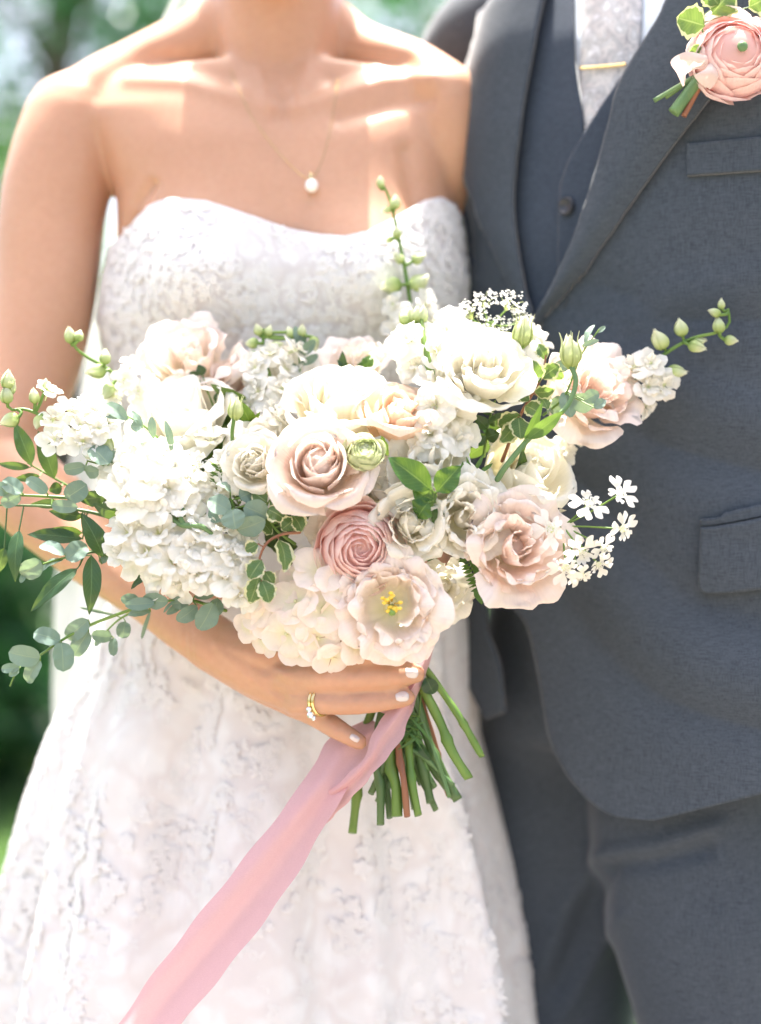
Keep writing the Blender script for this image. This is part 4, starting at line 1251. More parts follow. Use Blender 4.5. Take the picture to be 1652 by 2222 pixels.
FM = {k: [floret_mesh('floret', m, fg, kd) for _ in range(4)] for k, kd, m in (('stock', 'stock', P_white), ('hyd', 'hyd', P_hyd), ('lark', 'lark', P_white), ('lace', 'lace', P_white), ('tiny', 'tiny', P_white))}
FM['hyd2'] = [floret_mesh('floret', P_blush2, fg, 'hyd') for _ in range(3)]

def bud_mesh(name, mat, g, sep=5, slim=.42):
    pr = []
    for k in range(sep):
        V, F, U = petal([(.03, 0), (slim * .75, .14), (slim, .38), (slim * .82, .66), (slim * .34, .92), (slim * .22, 1.04 + .04 * g.normal())], 1.0, g, 9, 11, tip=(.16, 2.2), spiral=.05, ruf=(.012, 1.0), basew=.7, point=.04)
        pr.append((rotz(V, k * 2 * pi / sep + g.normal() * .1), F, U))
    c = ellipsoid((0, 0, .45), (slim * .72, slim * .72, .44), 10, 8)
    pr.append((c[0], c[1], c[2] * 0 + .3))
    V, F, U = join(pr)
    return make_mesh(name, V, F, mat, U)
BUD = [bud_mesh('bud', P_larkbud, fg, 5, .34), bud_mesh('bud', P_larkbud, fg, 4, .38)]

def stem_obj(name, pts, rad, mat, parent, ns=8, n=None):
    V, F, U = tube(pts, rad, ns, True, n)
    return wobj(name, V, F, mat, parent, U)

def spike(name, path, florets, buds, label, fr=15.0, stemr=.0017, mat=M_stem, kind='lark', d=None, fsize=None, face=(0, .75)):
    """flower spike: stem through path (px,py,d); florets [(px,py,d,size px)], buds [(px,py,d,len px, dirx, diry)]"""
    W = [P(*p) for p in path]
    st = stem_obj(name, W, [stemr * 1.3, stemr, stemr * .7], mat, bouquet, 8, 30)
    if label: st['label'] = label
    C = cr(W, 80)
    g = np.random.default_rng(abs(hash((path[0][0], path[0][1]))) % 1000 if False else int(path[0][0] * 7 + path[0][1]) % 1000)
    for (x, y, dd, s) in florets:
        p = P(x, y, dd); q = C[np.argmin(np.linalg.norm(C - p, axis=1))]
        out = p - q + np.array((face[0], -1.0, face[1])) * s * dd / FPX * 1.3 + g.normal(size=3) * s * dd / FPX * .25
        me = FM[kind][g.integers(len(FM[kind]))]
        obj('floret', me, st, axis_matrix(p, out, g.random() * 6.3, s * dd / FPX * (1.3 if kind == 'lark' else 1.12)))
    pr = []
    for (x, y, dd, L, dx, dy) in buds:
        p = P(x, y, dd); dirv = Vector((dx, g.normal() * .25 - .15, -dy)).normalized()
        s = L * dd / FPX * (.82 + .3 * g.random())
        b = p - np.array(dirv) * s * .5
        obj('bud', BUD[g.integers(2)], st, axis_matrix(b, dirv, g.random() * 6, s))
        q = C[np.argmin(np.linalg.norm(C - b, axis=1))]
        V, F, U = tube([q, (q + b) / 2 - np.array(dirv) * s * .15, b + np.array(dirv) * s * .05], [stemr * .85] * 3, 6, True, 8)
        wobj('pedicel', V, F, mat, st, U)
    return st

# larkspur reaching out over the jacket
spike('larkspur', [(1300, 900, 1.27), (1385, 815, 1.262), (1440, 770, 1.258), (1500, 735, 1.256), (1560, 720, 1.254), (1583, 700, 1.253), (1580, 672, 1.252)],
      [(1375, 800, 1.255, 34), (1405, 840, 1.25, 32), (1440, 835, 1.252, 30), (1345, 860, 1.26, 30), (1412, 790, 1.25, 28), (1400, 880, 1.262, 26)],
      [(1432, 738, 1.255, 46, -.5, -.7), (1478, 712, 1.254, 44, -.25, -.9), (1468, 806, 1.254, 46, .85, .1), (1512, 752, 1.252, 42, .95, .25), (1560, 706, 1.252, 36, -.1, -1), (1566, 660, 1.252, 26, -.1, -1),
       (1552, 678, 1.252, 26, -.8, -.4), (1586, 738, 1.252, 34, 1, .1), (1515, 742, 1.258, 34, .7, -.2)],
      'white larkspur spike with green buds reaching across the grey jacket')
# larkspur on the left, over her arm
spike('larkspur', [(300, 1010, 1.235), (215, 960, 1.225), (140, 935, 1.22), (95, 905, 1.218), (55, 888, 1.217), (22, 888, 1.216), (14, 860, 1.216)],
      [(115, 910, 1.212, 27), (120, 955, 1.205, 32), (175, 925, 1.21, 34), (205, 900, 1.215, 32), (190, 880, 1.22, 30), (150, 890, 1.215, 27), (180, 960, 1.205, 34), (215, 930, 1.207, 32), (105, 848, 1.215, 24),
       (210, 970, 1.21, 28), (232, 912, 1.215, 28)],
      [(14, 858, 1.214, 36, -.1, -1), (17, 825, 1.214, 36, .15, -1), (24, 842, 1.218, 30, .4, -.9), (74, 860, 1.214, 34, -.1, -1), (22, 912, 1.212, 40, -.9, .3), (84, 915, 1.210, 34, -.3, .9), (98, 838, 1.217, 34, .2, -1),
       (237, 935, 1.212, 38, .1, 1), (235, 965, 1.212, 34, .4, .6)],
      'white larkspur with pale buds curling over the arm of the bride')
spike('larkspur', [(330, 890, 1.27), (270, 830, 1.268), (225, 795, 1.265), (190, 775, 1.262), (165, 755, 1.26), (158, 735, 1.26)],
      [(283, 795, 1.26, 22), (268, 825, 1.26, 22), (300, 850, 1.262, 26), (250, 860, 1.265, 25), (318, 820, 1.27, 22)],
      [(152, 728, 1.26, 36, -.1, -1), (171, 729, 1.258, 34, .1, -1), (228, 775, 1.258, 32, .05, -1), (210, 806, 1.262, 40, -1, .1), (236, 848, 1.26, 34, -.3, .6)],
      'larkspur tip with a few buds in front of the bodice side')
# tall spike at the back in front of the bust
spike('larkspur', [(900, 780, 1.32), (893, 680, 1.325), (880, 590, 1.33), (862, 500, 1.332), (845, 430, 1.332), (826, 392, 1.33)],
      [(855, 662, 1.32, 24), (925, 660, 1.32, 28), (890, 690, 1.315, 30), (935, 700, 1.32, 30), (860, 720, 1.32, 30)],
      [(826, 396, 1.33, 26, 0, -1), (858, 440, 1.328, 30, .1, -1), (840, 455, 1.33, 24, -.7, .2), (862, 505, 1.328, 30, 0, -1), (908, 560, 1.325, 34, .8, -.5), (850, 620, 1.325, 46, -.9, .1), (910, 612, 1.322, 46, .8, -.5), (866, 560, 1.328, 30, -.5, -.5), (845, 520, 1.33, 22, -.7, .1)],
      'tall thin larkspur spike rising in front of the bust', stemr=.0018)
# centre back
spike('larkspur', [(600, 900, 1.26), (590, 830, 1.272), (572, 770, 1.28), (572, 715, 1.282)],
      [(585, 770, 1.275, 30), (555, 800, 1.27, 30), (620, 800, 1.272, 30), (560, 850, 1.262, 30), (610, 845, 1.26, 30), (590, 890, 1.25, 30), (640, 760, 1.28, 30), (545, 880, 1.262, 28)],
      [(560, 716, 1.28, 26, -.3, -1), (583, 718, 1.28, 26, .3, -1), (548, 745, 1.28, 30, -.9, 0), (600, 750, 1.28, 30, .8, -.3), (548, 772, 1.278, 32, -.9, .3), (630, 722, 1.285, 30, -.4, -.8), (655, 718, 1.285, 28, .2, -1), (682, 745, 1.285, 34, .2, .9)],
      'white larkspur at the back between cream and ivory roses')

# white stock columns
def stock(path, fl, label, buds=()):
    return spike('stock', path, fl, buds, label, kind='stock', stemr=.0026)
stock([(985, 1010, 1.24), (945, 900, 1.235), (930, 800, 1.24), (915, 700, 1.25), (905, 668, 1.252)],
      [(890, 742, 1.225, 50), (945, 765, 1.222, 48), (968, 720, 1.235, 46), (908, 798, 1.228, 44), (948, 830, 1.215, 48), (945, 885, 1.205, 56), (985, 905, 1.21, 50), (935, 945, 1.20, 50), (990, 955, 1.205, 46),
       (1005, 860, 1.222, 46)],
      'white stock with a column of ruffled florets and bud tips',
      [(878, 690, 1.23, 36, -.4, -1), (893, 684, 1.23, 34, -.15, -1), (905, 683, 1.228, 36, .05, -1), (917, 684, 1.228, 40, .2, -1)])
stem_obj('stock_stem', [P(915, 690, 1.226), P(920, 740, 1.216), P(930, 790, 1.212), P(935, 808, 1.214)], [.0014, .0026, .0042], M_stem, bouquet)
stock([(520, 1190, 1.235), (420, 1130, 1.225), (340, 1060, 1.222), (290, 1000, 1.228)],
      [(285, 1010, 1.205, 52), (330, 1000, 1.20, 52), (375, 1020, 1.20, 50), (270, 1055, 1.20, 54), (320, 1050, 1.192, 56), (365, 1065, 1.192, 52), (290, 1095, 1.195, 52), (340, 1100, 1.19, 50), (395, 1100, 1.192, 46), (410, 1055, 1.197, 44), (300, 975, 1.21, 42), (355, 985, 1.207, 40), (255, 1025, 1.21, 40)],
      'large full white stock catching the sun at the edge of the bouquet')
stock([(560, 1290, 1.225), (470, 1230, 1.215), (380, 1200, 1.21), (300, 1180, 1.21)],
      [(280, 1160, 1.195, 50), (320, 1200, 1.19, 54), (275, 1205, 1.20, 48), (345, 1160, 1.19, 48), (375, 1220, 1.188, 52), (355, 1255, 1.195, 46), (415, 1190, 1.188, 48), (430, 1245, 1.19, 50), (465, 1200, 1.188, 48), (400, 1265, 1.198, 40), (480, 1150, 1.19, 44),
       (430, 1150, 1.192, 46), (505, 1210, 1.187, 44), (490, 1255, 1.188, 46), (540, 1240, 1.188, 40), (530, 1190, 1.19, 40), (520, 1290, 1.19, 40), (265, 1180, 1.205, 38)],
      'white stock lying lowest beside the grey green leaves')
stock([(1010, 900, 1.25), (1005, 780, 1.255), (990, 720, 1.262)],
      [(1000, 735, 1.245, 40), (1150, 730, 1.255, 40), (960, 760, 1.24, 42), (1020, 760, 1.24, 44), (985, 790, 1.232, 40)],
      'white stock tucked behind the full white lisianthus')
stock([(1240, 1050, 1.28), (1215, 960, 1.275), (1230, 930, 1.275)], [(1212, 985, 1.265, 36), (1235, 960, 1.268, 30), (1205, 1005, 1.262, 30)], 'white stock floret cluster under the blush lisianthus by the jacket')
stock([(520, 1080, 1.23), (470, 1020, 1.225)], [(495, 1010, 1.207, 44), (460, 960, 1.22, 44), (520, 960, 1.22, 44), (470, 1060, 1.202, 40), (640, 870, 1.24, 40), (600, 915, 1.235, 40)], 'loose white stock florets behind the small white rose')

stem_obj('stock_stem', [P(375, 1128, 1.186), P(400, 1140, 1.18), P(435, 1142, 1.18), P(462, 1160, 1.184)], [.0022, .0026, .0024, .0016], M_stem4, bouquet)
stem_obj('stock_stem', [P(400, 1140, 1.181), P(392, 1122, 1.180), P(398, 1105, 1.184)], [.0022, .0018, .0014], M_stem4, bouquet)
# hydrangea
hyd = stem_obj('hydrangea', [P(700, 1440, 1.235), P(660, 1380, 1.222), P(650, 1330, 1.212)], [.004, .004, .003], M_stem, bouquet)
hyd['label'] = 'pale blush hydrangea head with flat four petalled florets'
hg = np.random.default_rng(31)
for (x, y, s, dd, k) in ((690, 1240, 62, 1.184, 'hyd2'), (735, 1268, 58, 1.182, 'hyd2'), (642, 1305, 58, 1.182, 'hyd'), (700, 1320, 58, 1.178, 'hyd'), (585, 1345, 48, 1.192, 'hyd2'), (622, 1375, 56, 1.184, 'hyd'), (560, 1325, 46, 1.197, 'hyd2'),
                         (650, 1405, 50, 1.188, 'hyd'), (605, 1285, 50, 1.19, 'hyd'), (690, 1385, 54, 1.182, 'hyd2'), (735, 1345, 50, 1.182, 'hyd'), (545, 1300, 44, 1.197, 'hyd'), (575, 1390, 40, 1.2, 'hyd'), (655, 1260, 50, 1.192, 'hyd'),
                         (720, 1425, 48, 1.19, 'hyd2'), (770, 1400, 48, 1.188, 'hyd2'), (540, 1360, 40, 1.205, 'hyd2'), (660, 1350, 50, 1.18, 'hyd')):
    p = P(x, y, dd); c = P(665, 1325, 1.235)
    out = (p - c) + np.array((0, -.03, 0)) + hg.normal(size=3) * .012
    obj('floret', FM[k][hg.integers(len(FM[k]))], hyd, axis_matrix(p, out, hg.random() * 6, s * dd / FPX * .98))

# lace flowers
def lace(name, root, items, label, kind='lace', stemr=.0011):
    W = [P(*q) for q in root]
    st = stem_obj(name, W, [stemr * 1.3, stemr], M_stem, bouquet, 7, 16); st['label'] = label
    g = np.random.default_rng(int(root[0][0]))
    end = W[-1]; pr = []
    for (x, y, d, s, ax, az) in items:
        p = P(x, y, d); a = Vector((ax, -1, az)).normalized(); sc_ = s * d / FPX
        obj('floret', FM[kind][g.integers(4)], st, axis_matrix(p, a, g.random() * 6, sc_))
        b = p - np.array(a) * sc_ * (.7 if kind == 'tiny' else .05)
        V, F, U = tube([end, (end + b) / 2 - np.array(a) * .004, b], [stemr * .7] * 3, 6, True, 8)
        wobj('pedicel', V, F, M_stem, st, U)
    return st
lace('lace_flower', [(1165, 1300, 1.235), (1200, 1200, 1.215), (1222, 1142, 1.205)],
     [(1278, 1092, 1.190, 46, .15, .5), (1345, 1072, 1.192, 42, .4, .6), (1352, 1148, 1.190, 40, .7, -.2), (1196, 1148, 1.182, 46, -.25, .15), (1262, 1196, 1.184, 42, .2, -.5), (1310, 1188, 1.188, 34, .5, -.5), (1300, 1225, 1.188, 34, .4, -.6), (1228, 1232, 1.182, 42, 0, -.5), (1262, 1248, 1.186, 34, .2, -.9)],
     'white lace flower umbel standing out against the grey jacket')
lace('lace_flower', [(1075, 790, 1.25), (1065, 730, 1.252), (1063, 700, 1.252)],
     [(1020, 672, 1.25, 40, -.3, .9), (1105, 652, 1.252, 42, .3, .9), (1052, 650, 1.258, 34, 0, .9), (1050, 708, 1.242, 34, -.1, .4), (1090, 715, 1.245, 36, .2, .4), (1130, 690, 1.256, 30, .4, .6)],
     'frothy white lace flower above the full white lisianthus', 'tiny')
lace('lace_flower', [(480, 1110, 1.22), (450, 1050, 1.205)], [(428, 1010, 1.198, 44, -.1, .5), (420, 1055, 1.194, 38, -.1, .2)], 'white lace flower in front of the sunlit stock')
lace('lace_flower', [(520, 1090, 1.215), (495, 1045, 1.205)], [(465, 1020, 1.202, 30, -.2, .4), (490, 1055, 1.198, 32, 0, .3), (515, 1025, 1.204, 28, .1, .5), (545, 1075, 1.196, 28, .1, .2)], 'tiny white filler flowers beside the blue green leaves', 'tiny')
lace('lace_flower', [(800, 860, 1.29), (790, 790, 1.30)], [(770, 760, 1.298, 34, -.2, .6), (815, 765, 1.298, 34, .2, .7), (800, 800, 1.288, 30, 0, .4)], 'tiny white filler flowers at the back above the cream rose', 'tiny')
lace('lace_flower', [(1170, 800, 1.262), (1165, 750, 1.262)], [(1165, 735, 1.258, 40, .4, .3)], 'single white lace flower at the back beside a green bud')

# ranunculus bud on its stem
bud = bloom('ranunculus_bud', 'ranun', 791, 978, 40, (.02, .55), P_green, 41, 1.168, None, 30, 'small greenish white ranunculus bud beside the mauve rose', n=44)
stem_obj('stem', [P(785, 1000, 1.176), P(772, 1040, 1.185), P(770, 1090, 1.20)], [.0032, .0028, .0028], M_stem, bouquet)

# green buds on long stems
def sepal_bud(px, py, d, L, dx, dy, label):
    s = L * d / FPX; dirv = Vector((dx, -.2, -dy)).normalized()
    b = P(px, py, d) - np.array(dirv) * s * .5
    M = axis_matrix(b, dirv, .4, s)
    g = np.random.default_rng(int(px))
    o = obj('flower_bud', bud_mesh('flower_bud', P_bud, g, 5, .32), bouquet, M); o['label'] = label
    for k in range(5):
        a = k * 2 * pi / 5
        V, F, U = tube([(math.cos(a) * .10, math.sin(a) * .10, .0), (math.cos(a) * .36, math.sin(a) * .36, .35), (math.cos(a) * .28, math.sin(a) * .28, .85), (math.cos(a) * .36, math.sin(a) * .36, 1.18)], [.05, .045, .03, .008], 5, True, 12)
        obj('sepal', make_mesh('sepal', V, F, P_bud, U), o, M)
sepal_bud(1237, 765, 1.20, 66, -.1, -1, 'plump green lisianthus bud on a curved stem')
stem_obj('stem', [P(1241, 796, 1.20), P(1250, 830, 1.198), P(1232, 880, 1.194), P(1190, 920, 1.19), P(1150, 950, 1.188), P(1100, 1010, 1.19), P(1080, 1040, 1.195)], [.0022, .0020, .0020, .0023, .0025], M_stem4, bouquet, 8, 40)
sepal_bud(1135, 722, 1.222, 62, .1, -1, 'green lisianthus bud above the full white bloom')
stem_obj('stem', [P(1131, 750, 1.222), P(1125, 780, 1.228), P(1110, 830, 1.25)], [.0024, .0024, .0024], M_stem, bouquet)
sepal_bud(512, 888, 1.192, 46, .1, -1, 'slender green bud with fine sepals above the small white rose')
stem_obj('stem', [P(508, 908, 1.192), P(504, 940, 1.192), P(506, 976, 1.198), P(510, 1010, 1.21)], [.0016, .0015, .0015, .0015], M_stem, bouquet)

# ------------------------------------------------------------------ leaves
def leaf_geo(base, tipp, W, roll, bend, kind, g):
    """leaf blade from base to tip; W width in metres"""
    base = np.array(base); tipp = np.array(tipp)
    ax = tipp - base; L = np.linalg.norm(ax); ax /= L
    view = (base + tipp) / 2 - np.array((0, 0, CZ)); view /= np.linalg.norm(view)
    sd_ = np.cross(ax, view); sd_ /= np.linalg.norm(sd_)
    up = np.cross(sd_, ax)
    if up.dot(view) > 0: up = -up
    sd_, up = sd_ * math.cos(roll) + up * math.sin(roll), up * math.cos(roll) - sd_ * math.sin(roll)
    nt, ns = 13, 9
    t = np.linspace(0, 1, nt); s = np.linspace(-1, 1, ns)
    if kind == 'lance': w = np.sin(pi * t ** .85) ** .85 * (1 - .25 * t)
    elif kind == 'oval': w = np.sin(pi * np.clip(t * .96 + .02, 0, 1)) ** .6
    elif kind == 'round': w = np.sqrt(np.maximum(1 - (2 * t - 1) ** 2, 0.0)) ** .85
    else: w = np.sin(pi * t ** .9) ** .8
    w = np.maximum(w, .012) * W / 2
    wav = .06 if kind == 'wavy' else .035
    V = []
    ph = g.random() * 6
    for i in range(nt):
        for j in range(ns):
            ed = 1 + (.10 * math.sin(t[i] * 26 + ph + j) if kind == 'wavy' and abs(s[j]) > .7 else 0)
            V.append(base + ax * t[i] * L + sd_ * s[j] * w[i] * ed + up * (bend * L * math.sin(pi * t[i]) + .16 * abs(s[j]) * w[i] * 1.2 + wav * W * math.sin(t[i] * 17 + ph + 2 * s[j]) * abs(s[j])))
    V = np.array(V)
    uv = np.stack((np.tile(s * .5 + .5, nt), np.repeat(t, ns)), 1)
    # small thickness
    th = .00025
    n = len(V)
    F = grid_faces(nt, ns)
    return V, F, uv

def sprig(name, stem, leaves, mat, label, kind='oval', stemr=.0011, smat=None, seed=0, parent=None):
    """stem [(px,py,d)], leaves [(bx,by,tx,ty,width px, d, dd, roll, bend)]"""
    g = np.random.default_rng(seed + int(stem[0][0]))
    parent = parent or bouquet
    W = [P(*q) for q in stem]
    st = stem_obj(name, W, [stemr * 1.3, stemr, stemr * .6], smat or M_stem, parent, 7, 24)
    if label: st['label'] = label
    C = cr(W, 60)
    for lf in leaves:
        bx, by, tx, ty, w, d = lf[:6]
        dd = lf[6] if len(lf) > 6 else (g.random() - .5) * .012
        roll = lf[7] if len(lf) > 7 else g.normal() * .35
        bend = lf[8] if len(lf) > 8 else .02 + .13 * g.random()
        b = P(bx, by, d); tp = P(tx, ty, d + dd)
        V, F, U = leaf_geo(b, tp, w * d / FPX * (1.3 if kind == 'wavy' else 1.08), roll, bend, kind, g)
        wobj('leaf', V, F, mat, st, U)
        q = C[np.argmin(np.linalg.norm(C - b, axis=1))]
        if np.linalg.norm(q - b) > .002:
            V, F, U = tube([q, (q + b) / 2, b], [stemr * .5] * 3, 5, True, 6); wobj('petiole', V, F, smat or M_stem, st, U)
    return st
def Z1(l):   # measured in an enlargement of the left side
    return [(x0 * .32, 594.7 + y0 * .32, x1 * .32, 594.7 + y1 * .32, w * .32, d) + tuple(r) for (x0, y0, x1, y1, w, d, *r) in l]
def Z4(l):
    return [(x0 * .32, 958.2 + y0 * .32, x1 * .32, 958.2 + y1 * .32, w * .32, d) + tuple(r) for (x0, y0, x1, y1, w, d, *r) in l]

sprig('ruscus_sprig', [(250, 1110, 1.25), (140, 1050, 1.245), (60, 1005, 1.24)],
      Z1([(215, 1290, 98, 1005, 125, 1.238), (370, 1385, 258, 1062, 125, 1.24), (205, 1310, -20, 1285, 60, 1.235), (270, 1370, 95, 1390, 64, 1.235), (420, 1440, 330, 1470, 90, 1.24)]),
      L_rus, 'dark pointed leaves rising against the arm of the bride', 'lance', seed=1)
sprig('eucalyptus_sprig', [(300, 1050, 1.225), (240, 1015, 1.212), (190, 1000, 1.208)],
      Z1([(580, 1300, 432, 1325, 84, 1.20), (575, 1330, 670, 1330, 105, 1.202), (740, 1290, 618, 1170, 150, 1.196), (745, 1280, 800, 1200, 80, 1.205)]),
      L_euc, 'grey green rounded leaves beside the sunlit stock', 'round', seed=2)
sprig('eucalyptus_sprig', [(372, 985, 1.215), (330, 938, 1.212), (280, 905, 1.212), (240, 890, 1.214)],
      Z1([(862, 985, 715, 880, 90, 1.208), (850, 990, 690, 965, 60, 1.210, .0, .8), (962, 1045, 893, 930, 60, 1.207, 0, .7), (960, 1030, 888, 1035, 80, 1.205), (1040, 1112, 1028, 968, 54, 1.203), (1165, 1205, 1120, 995, 50, 1.203, 0, .4), (1050, 1120, 930, 1160, 60, 1.206)]),
      L_euc, 'thin eucalyptus twig crossing the big ivory rose', 'oval', .0009, seed=3)
sprig('eucalyptus_sprig', [(260, 1085, 1.225), (150, 1080, 1.212), (60, 1075, 1.208), (-20, 1074, 1.206)],
      Z4([(320, 350, 178, 250, 90, 1.204), (445, 385, 590, 290, 135, 1.20), (150, 350, 20, 260, 110, 1.202), (140, 360, 10, 430, 90, 1.204), (350, 430, 530, 445, 85, 1.205), (60, 350, -40, 300, 90, 1.205)]),
      L_euc, 'pale eucalyptus twig stretching past the arm of the bride', 'round', .0014, seed=4)
sprig('ruscus_sprig', [(300, 1160, 1.235), (230, 1120, 1.222), (120, 1100, 1.22), (0, 1096, 1.225)],
      Z4([(720, 370, 528, 390, 120, 1.212), (820, 480, 632, 420, 120, 1.21), (560, 510, 330, 470, 90, 1.222), (420, 420, 205, 425, 70, 1.225), (700, 780, 545, 480, 150, 1.208, -.004, .3, .1), (560, 660, 185, 630, 110, 1.225, .01, .2, .1), (560, 620, 330, 590, 80, 1.23), (130, 600, 105, 955, 115, 1.215, -.01, .35, .1), (30, 720, -20, 900, 90, 1.22), (790, 830, 640, 570, 120, 1.225)]),
      L_rus, 'dark glossy pointed leaves fanning out low beside the arm', 'lance', .0014, M_stem2, seed=5)
sprig('ruscus_sprig', [(240, 1200, 1.23), (190, 1200, 1.215), (172, 1228, 1.21)],
      Z4([(525, 860, 208, 1155, 118, 1.205, -.012, .35, .10), (620, 770, 605, 1175, 138, 1.20, -.006, -.25, .08), (1020, 890, 888, 1005, 62, 1.215)]),
      L_rus, 'two long curved dark leaves hanging below the stock', 'lance', .0012, M_stem2, seed=6)
sprig('eucalyptus_sprig', [(250, 1185, 1.228), (160, 1205, 1.215), (90, 1225, 1.212), (50, 1240, 1.212)],
      Z4([(280, 810, 140, 900, 140, 1.208), (440, 770, 268, 705, 95, 1.206), (450, 800, 590, 700, 135, 1.207), (430, 800, 268, 890, 60, 1.214, 0, .9), (690, 830, 720, 780, 60, 1.215), (180, 880, 140, 960, 40, 1.215)]),
      L_euc, 'round grey green leaves between the dark pointed ones', 'round', .0010, seed=7)
sprig('eucalyptus_sprig', [(330, 1310, 1.222), (270, 1328, 1.214), (192, 1358, 1.208), (138, 1387, 1.204), (86, 1422, 1.20), (42, 1448, 1.2), (22, 1488, 1.2)],
      Z4([(410, 1355, 228, 1298, 115, 1.202), (600, 1210, 455, 1335, 118, 1.205), (602, 1285, 500, 1452, 112, 1.208), (415, 1360, 428, 1562, 142, 1.198), (272, 1470, 58, 1430, 135, 1.195), (275, 1485, 185, 1635, 102, 1.198), (135, 1535, 8, 1545, 64, 1.196), (130, 1545, 60, 1590, 40, 1.198)]),
      L_euc, 'long eucalyptus twig with round leaves trailing in front of the skirt', 'round', .0012, seed=8, smat=M_stem)
sprig('eucalyptus_sprig', [(330, 1310, 1.232), (265, 1340, 1.24), (225, 1375, 1.245)],
      Z4([(760, 1325, 620, 1310, 82, 1.24), (770, 1330, 770, 1455, 60, 1.245), (850, 1220, 830, 1335, 92, 1.24), (1020, 1150, 960, 1340, 26, 1.245), (790, 1180, 540, 1125, 18, 1.235), (700, 1330, 640, 1385, 40, 1.245)]),
      L_euc, 'short eucalyptus twig a little blurred in front of the skirt', 'round', .0010, seed=9)
sprig('eucalyptus_sprig', [(490, 1325, 1.222), (410, 1302, 1.206), (350, 1306, 1.200), (290, 1314, 1.198)],
      Z4([(1445, 1095, 1350, 1275, 152, 1.195), (1335, 1115, 1200, 1215, 112, 1.197), (1140, 1085, 970, 1060, 115, 1.196), (1050, 1095, 850, 1110, 84, 1.193), (945, 1075, 820, 1065, 84, 1.2), (1475, 1065, 1450, 1190, 100, 1.206), (1020, 1150, 870, 1175, 66, 1.202), (1290, 1065, 1160, 1100, 100, 1.203), (1180, 1080, 1110, 1160, 22, 1.2), (1320, 1050, 1470, 1020, 60, 1.205), (1240, 1100, 1130, 1170, 50, 1.21)]),
      L_euc, 'eucalyptus twig with deep grey green leaves above the wrist', 'oval', .0012, seed=10, smat=M_stem)
sprig('eucalyptus_sprig', [(520, 1150, 1.195), (515, 1120, 1.19), (500, 1080, 1.188)],
      [(500, 1110, 452, 1085, 44, 1.178), (505, 1105, 512, 1148, 52, 1.176, -.004, .3), (530, 1098, 582, 1120, 50, 1.176), (515, 1150, 575, 1128, 46, 1.180), (500, 1068, 470, 1050, 30, 1.182), (520, 1080, 548, 1068, 40, 1.184), (490, 1125, 455, 1105, 40, 1.182)],
      L_euc, 'broad blue green leaves in front of the white stock', 'oval', .0012, seed=11)
sprig('variegated_sprig', [(640, 1180, 1.2), (600, 1150, 1.19), (575, 1110, 1.185)],
      [(580, 1090, 548, 1068, 36, 1.182), (585, 1085, 632, 1100, 46, 1.18), (580, 1105, 620, 1128, 40, 1.178), (640, 1125, 610, 1150, 34, 1.178), (636, 1120, 655, 1155, 36, 1.176), (560, 1130, 590, 1160, 36, 1.186)],
      L_var, 'cream edged leaves under the mauve rose', 'wavy', seed=12)
sprig('variegated_sprig', [(650, 1155, 1.178), (610, 1160, 1.176), (578, 1180, 1.174), (562, 1220, 1.174), (565, 1270, 1.174)],
      [(605, 1170, 618, 1242, 40, 1.172), (568, 1215, 540, 1258, 34, 1.172), (562, 1250, 542, 1310, 38, 1.17), (568, 1260, 585, 1310, 36, 1.17), (575, 1240, 595, 1268, 26, 1.172), (560, 1180, 532, 1195, 26, 1.174)],
      L_var, 'cream edged sprig on a dark red stem hanging over the stock', 'wavy', .0011, M_stem3, seed=13)
sprig('variegated_sprig', [(1090, 1000, 1.235), (1130, 900, 1.225), (1175, 820, 1.222), (1185, 770, 1.225)],
      [(1170, 830, 1150, 780, 34, 1.218), (1175, 820, 1215, 790, 30, 1.22), (1160, 850, 1205, 845, 30, 1.216), (1150, 870, 1110, 850, 30, 1.22), (1140, 880, 1175, 900, 34, 1.215), (1130, 900, 1080, 925, 44, 1.212), (1125, 905, 1130, 955, 44, 1.21), (1120, 920, 1085, 960, 36, 1.215),
       (1170, 860, 1190, 890, 28, 1.218), (1185, 780, 1165, 745, 24, 1.225), (1190, 800, 1225, 820, 26, 1.224), (1145, 835, 1120, 805, 30, 1.225)],
      L_var, 'bushy cream edged sprig between the white and the pink blooms', 'wavy', .0013, M_stem3, seed=14)
sprig('eucalyptus_sprig', [(1180, 900, 1.235), (1225, 860, 1.222), (1262, 770, 1.222), (1300, 715, 1.222)],
      [(1270, 745, 1290, 705, 16, 1.22), (1265, 750, 1300, 738, 12, 1.22), (1240, 860, 1290, 882, 42, 1.215), (1268, 868, 1300, 852, 30, 1.205), (1290, 885, 1315, 868, 22, 1.2), (1235, 800, 1205, 790, 26, 1.225), (1225, 850, 1240, 905, 36, 1.222), (1215, 860, 1190, 900, 40, 1.23), (1296, 722, 1314, 708, 10, 1.222)],
      L_euc, 'small grey green leaves in front of the bloom by the jacket', 'oval', .0009, seed=15)
sprig('lisianthus_leaves', [(1135, 975, 1.19), (1142, 960, 1.189), (1150, 950, 1.188)],
      [(1146, 952, 1225, 890, 34, 1.182, -.006, .25, .06), (1138, 955, 1178, 870, 24, 1.184, 0, .6, .05)], L_fern, 'pointed green leaves paired on the bud stem', 'lance', .0014, seed=16)
sprig('glossy_sprig', [(930, 1130, 1.2), (938, 1095, 1.176), (945, 1070, 1.17)],
      [(935, 1062, 842, 992, 66, 1.165, .0, .25, .06), (948, 1068, 1000, 1010, 58, 1.166, 0, -.2, .05), (940, 1085, 895, 1060, 50, 1.168), (930, 1090, 906, 1125, 62, 1.165), (945, 1090, 918, 1075, 40, 1.172), (960, 1100, 940, 1140, 30, 1.178)],
      L_cam, 'glossy bright green leaves at the front of the bouquet', 'lance', .0016, seed=17)
